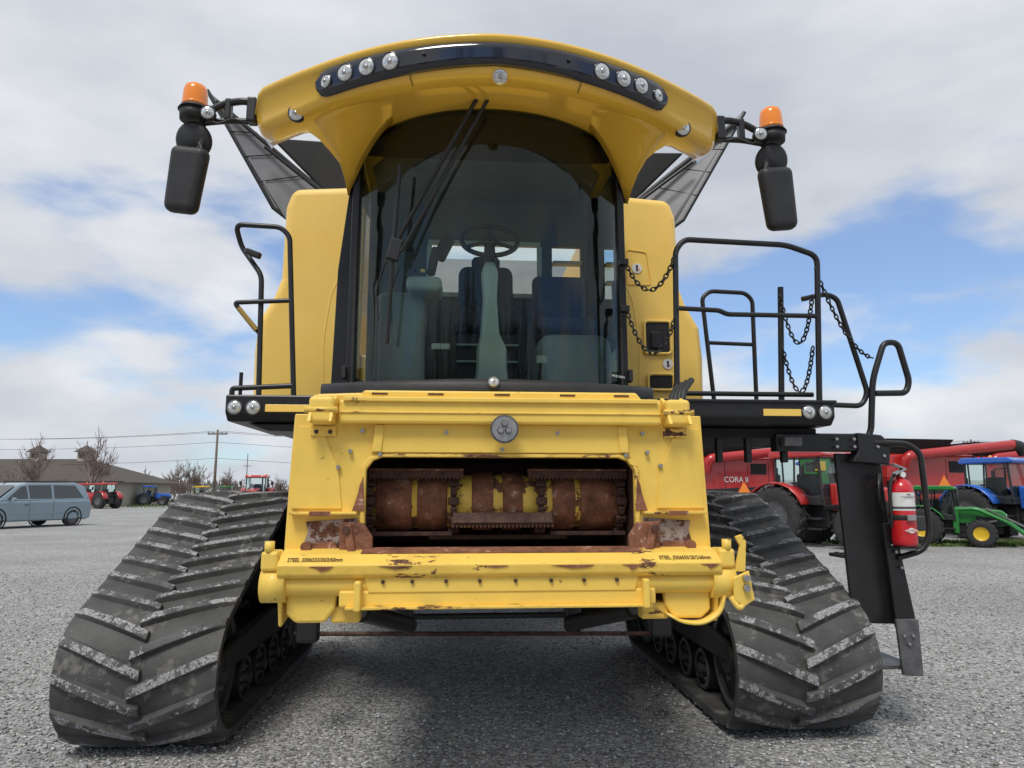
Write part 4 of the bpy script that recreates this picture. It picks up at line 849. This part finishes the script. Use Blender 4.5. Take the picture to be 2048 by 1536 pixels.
for i in range(9000):
    X_=random.uniform(-260,260);Y_=random.uniform(190,230);c=1+.8*math.sin(X_*.05)+.8*math.sin(X_*.13+1)+.5*math.sin(X_*.31)
    hgt=max(.8,2.2+c)*random.random()**.7;a=random.uniform(0,6.28);w=random.uniform(.15,.7);b=len(v)
    v+=[(X_-w,Y_,hgt*random.uniform(.5,.9)),(X_+w,Y_,hgt*.8),(X_+random.uniform(-.5,.5),Y_,hgt*1.15+.3)];f.append((b,b+1,b+2))
ME('distant_trees',v,f,mat('distant_twigs',(.15,.14,.125),.95,var=.4,vscale=.2),par=None)
# ================================================================= WORLD
W=bpy.data.worlds.new('World');SC.world=W;W.use_nodes=True;n=W.node_tree.nodes;l=W.node_tree.links;bg=n['Background']
sunel=R(58);sunaz=R(200)
sky=n.new('ShaderNodeTexSky');sky.sky_type='NISHITA';sky.sun_disc=False;sky.sun_elevation=sunel;sky.sun_rotation=sunaz;sky.altitude=100;sky.air_density=1.1;sky.dust_density=.6
tc=n.new('ShaderNodeTexCoord');sx=n.new('ShaderNodeSeparateXYZ');l.new(tc.outputs['Generated'],sx.inputs[0])
def math_(op,a=None,b=None,va=None,vb=None,cl=False):
    m=n.new('ShaderNodeMath');m.operation=op;m.use_clamp=cl
    if a is not None: l.new(a,m.inputs[0])
    elif va is not None: m.inputs[0].default_value=va
    if b is not None: l.new(b,m.inputs[1])
    elif vb is not None: m.inputs[1].default_value=vb
    return m.outputs[0]
zz=math_('MAXIMUM',sx.outputs['Z'],vb=0.0);den=math_('ADD',zz,vb=.42)
px=math_('DIVIDE',sx.outputs['X'],den);py=math_('DIVIDE',sx.outputs['Y'],den)
cb=n.new('ShaderNodeCombineXYZ');l.new(px,cb.inputs[0]);l.new(py,cb.inputs[1]);l.new(math_('MULTIPLY',zz,vb=2.2),cb.inputs[2])
N1=n.new('ShaderNodeTexNoise');N1.inputs['Scale'].default_value=1.8;N1.inputs['Detail'].default_value=9;N1.inputs['Roughness'].default_value=.50;N1.inputs['Distortion'].default_value=.15
mp=n.new('ShaderNodeMapping');mp.inputs['Location'].default_value=(3.4,1.7,.3);l.new(cb.outputs[0],mp.inputs[0]);l.new(mp.outputs[0],N1.inputs['Vector'])
br=n.new('ShaderNodeValToRGB');l.new(zz,br.inputs[0]);e=br.color_ramp.elements
e[0].position=0;e[0].color=(.70,)*3+(1,);e[1].position=1;e[1].color=(.8,)*3+(1,)
for p_,c_ in((.10,.61),(.17,.52),(.26,.46),(.34,.51),(.42,.70)): q=e.new(p_);q.color=(c_,c_,c_,1)
sm=math_('ADD',N1.outputs['Fac'],br.outputs[0])
cr=n.new('ShaderNodeValToRGB');cr.color_ramp.elements[0].position=.92/2;cr.color_ramp.elements[1].position=1.05/2;cr.color_ramp.interpolation='EASE'
l.new(math_('MULTIPLY',sm,vb=.5),cr.inputs[0])
N2=n.new('ShaderNodeTexNoise');N2.inputs['Scale'].default_value=2.1;N2.inputs['Detail'].default_value=8;N2.inputs['Roughness'].default_value=.52
mp2=n.new('ShaderNodeMapping');mp2.inputs['Location'].default_value=(9,2.2,0);l.new(cb.outputs[0],mp2.inputs[0]);l.new(mp2.outputs[0],N2.inputs['Vector'])
cc=n.new('ShaderNodeValToRGB');e=cc.color_ramp.elements;e[0].position=.32;e[0].color=(5.0,5.4,6.1,1);e[1].position=.72;e[1].color=(8.4,8.6,8.8,1);q=e.new(.52);q.color=(6.5,6.8,7.3,1);l.new(N2.outputs['Fac'],cc.inputs[0])
skm=n.new('ShaderNodeMix');skm.data_type='RGBA';skm.blend_type='MIX';skm.inputs['Factor'].default_value=.22;skm.inputs['B'].default_value=(5.5,6.5,8.0,1)
skk=n.new('ShaderNodeMix');skk.data_type='RGBA';skk.blend_type='MULTIPLY';skk.inputs['Factor'].default_value=1;l.new(sky.outputs[0],skk.inputs['A']);skk.inputs['B'].default_value=(.95,1.18,1.5,1);l.new(skk.outputs['Result'],skm.inputs['A'])
mx=n.new('ShaderNodeMix');mx.data_type='RGBA';l.new(cr.outputs[0],mx.inputs['Factor']);l.new(skm.outputs['Result'],mx.inputs['A']);l.new(cc.outputs[0],mx.inputs['B'])
l.new(mx.outputs['Result'],bg.inputs['Color']);bg.inputs['Strength'].default_value=.105
sl=bpy.data.lights.new('sun','SUN');sl.energy=2.3;sl.angle=R(18);sl.color=(1,.96,.9);so=bpy.data.objects.new('sun',sl);COL.objects.link(so)
dv=Vector((math.sin(sunaz)*math.cos(sunel),math.cos(sunaz)*math.cos(sunel),math.sin(sunel)))
so.rotation_euler=dv.to_track_quat('Z','Y').to_euler();so.location=(0,0,20)
cd=bpy.data.cameras.new('camera');cd.sensor_width=36;cd.lens=36*1420/2048;cd.clip_end=3000;cd.clip_start=.05
co=bpy.data.objects.new('camera',cd);COL.objects.link(co);co.location=(0,0,1.5);co.rotation_euler=(R(90)+math.atan(217/1420),0,0);SC.camera=co
SC.view_settings.view_transform='Standard';SC.view_settings.look='None';SC.view_settings.exposure=0
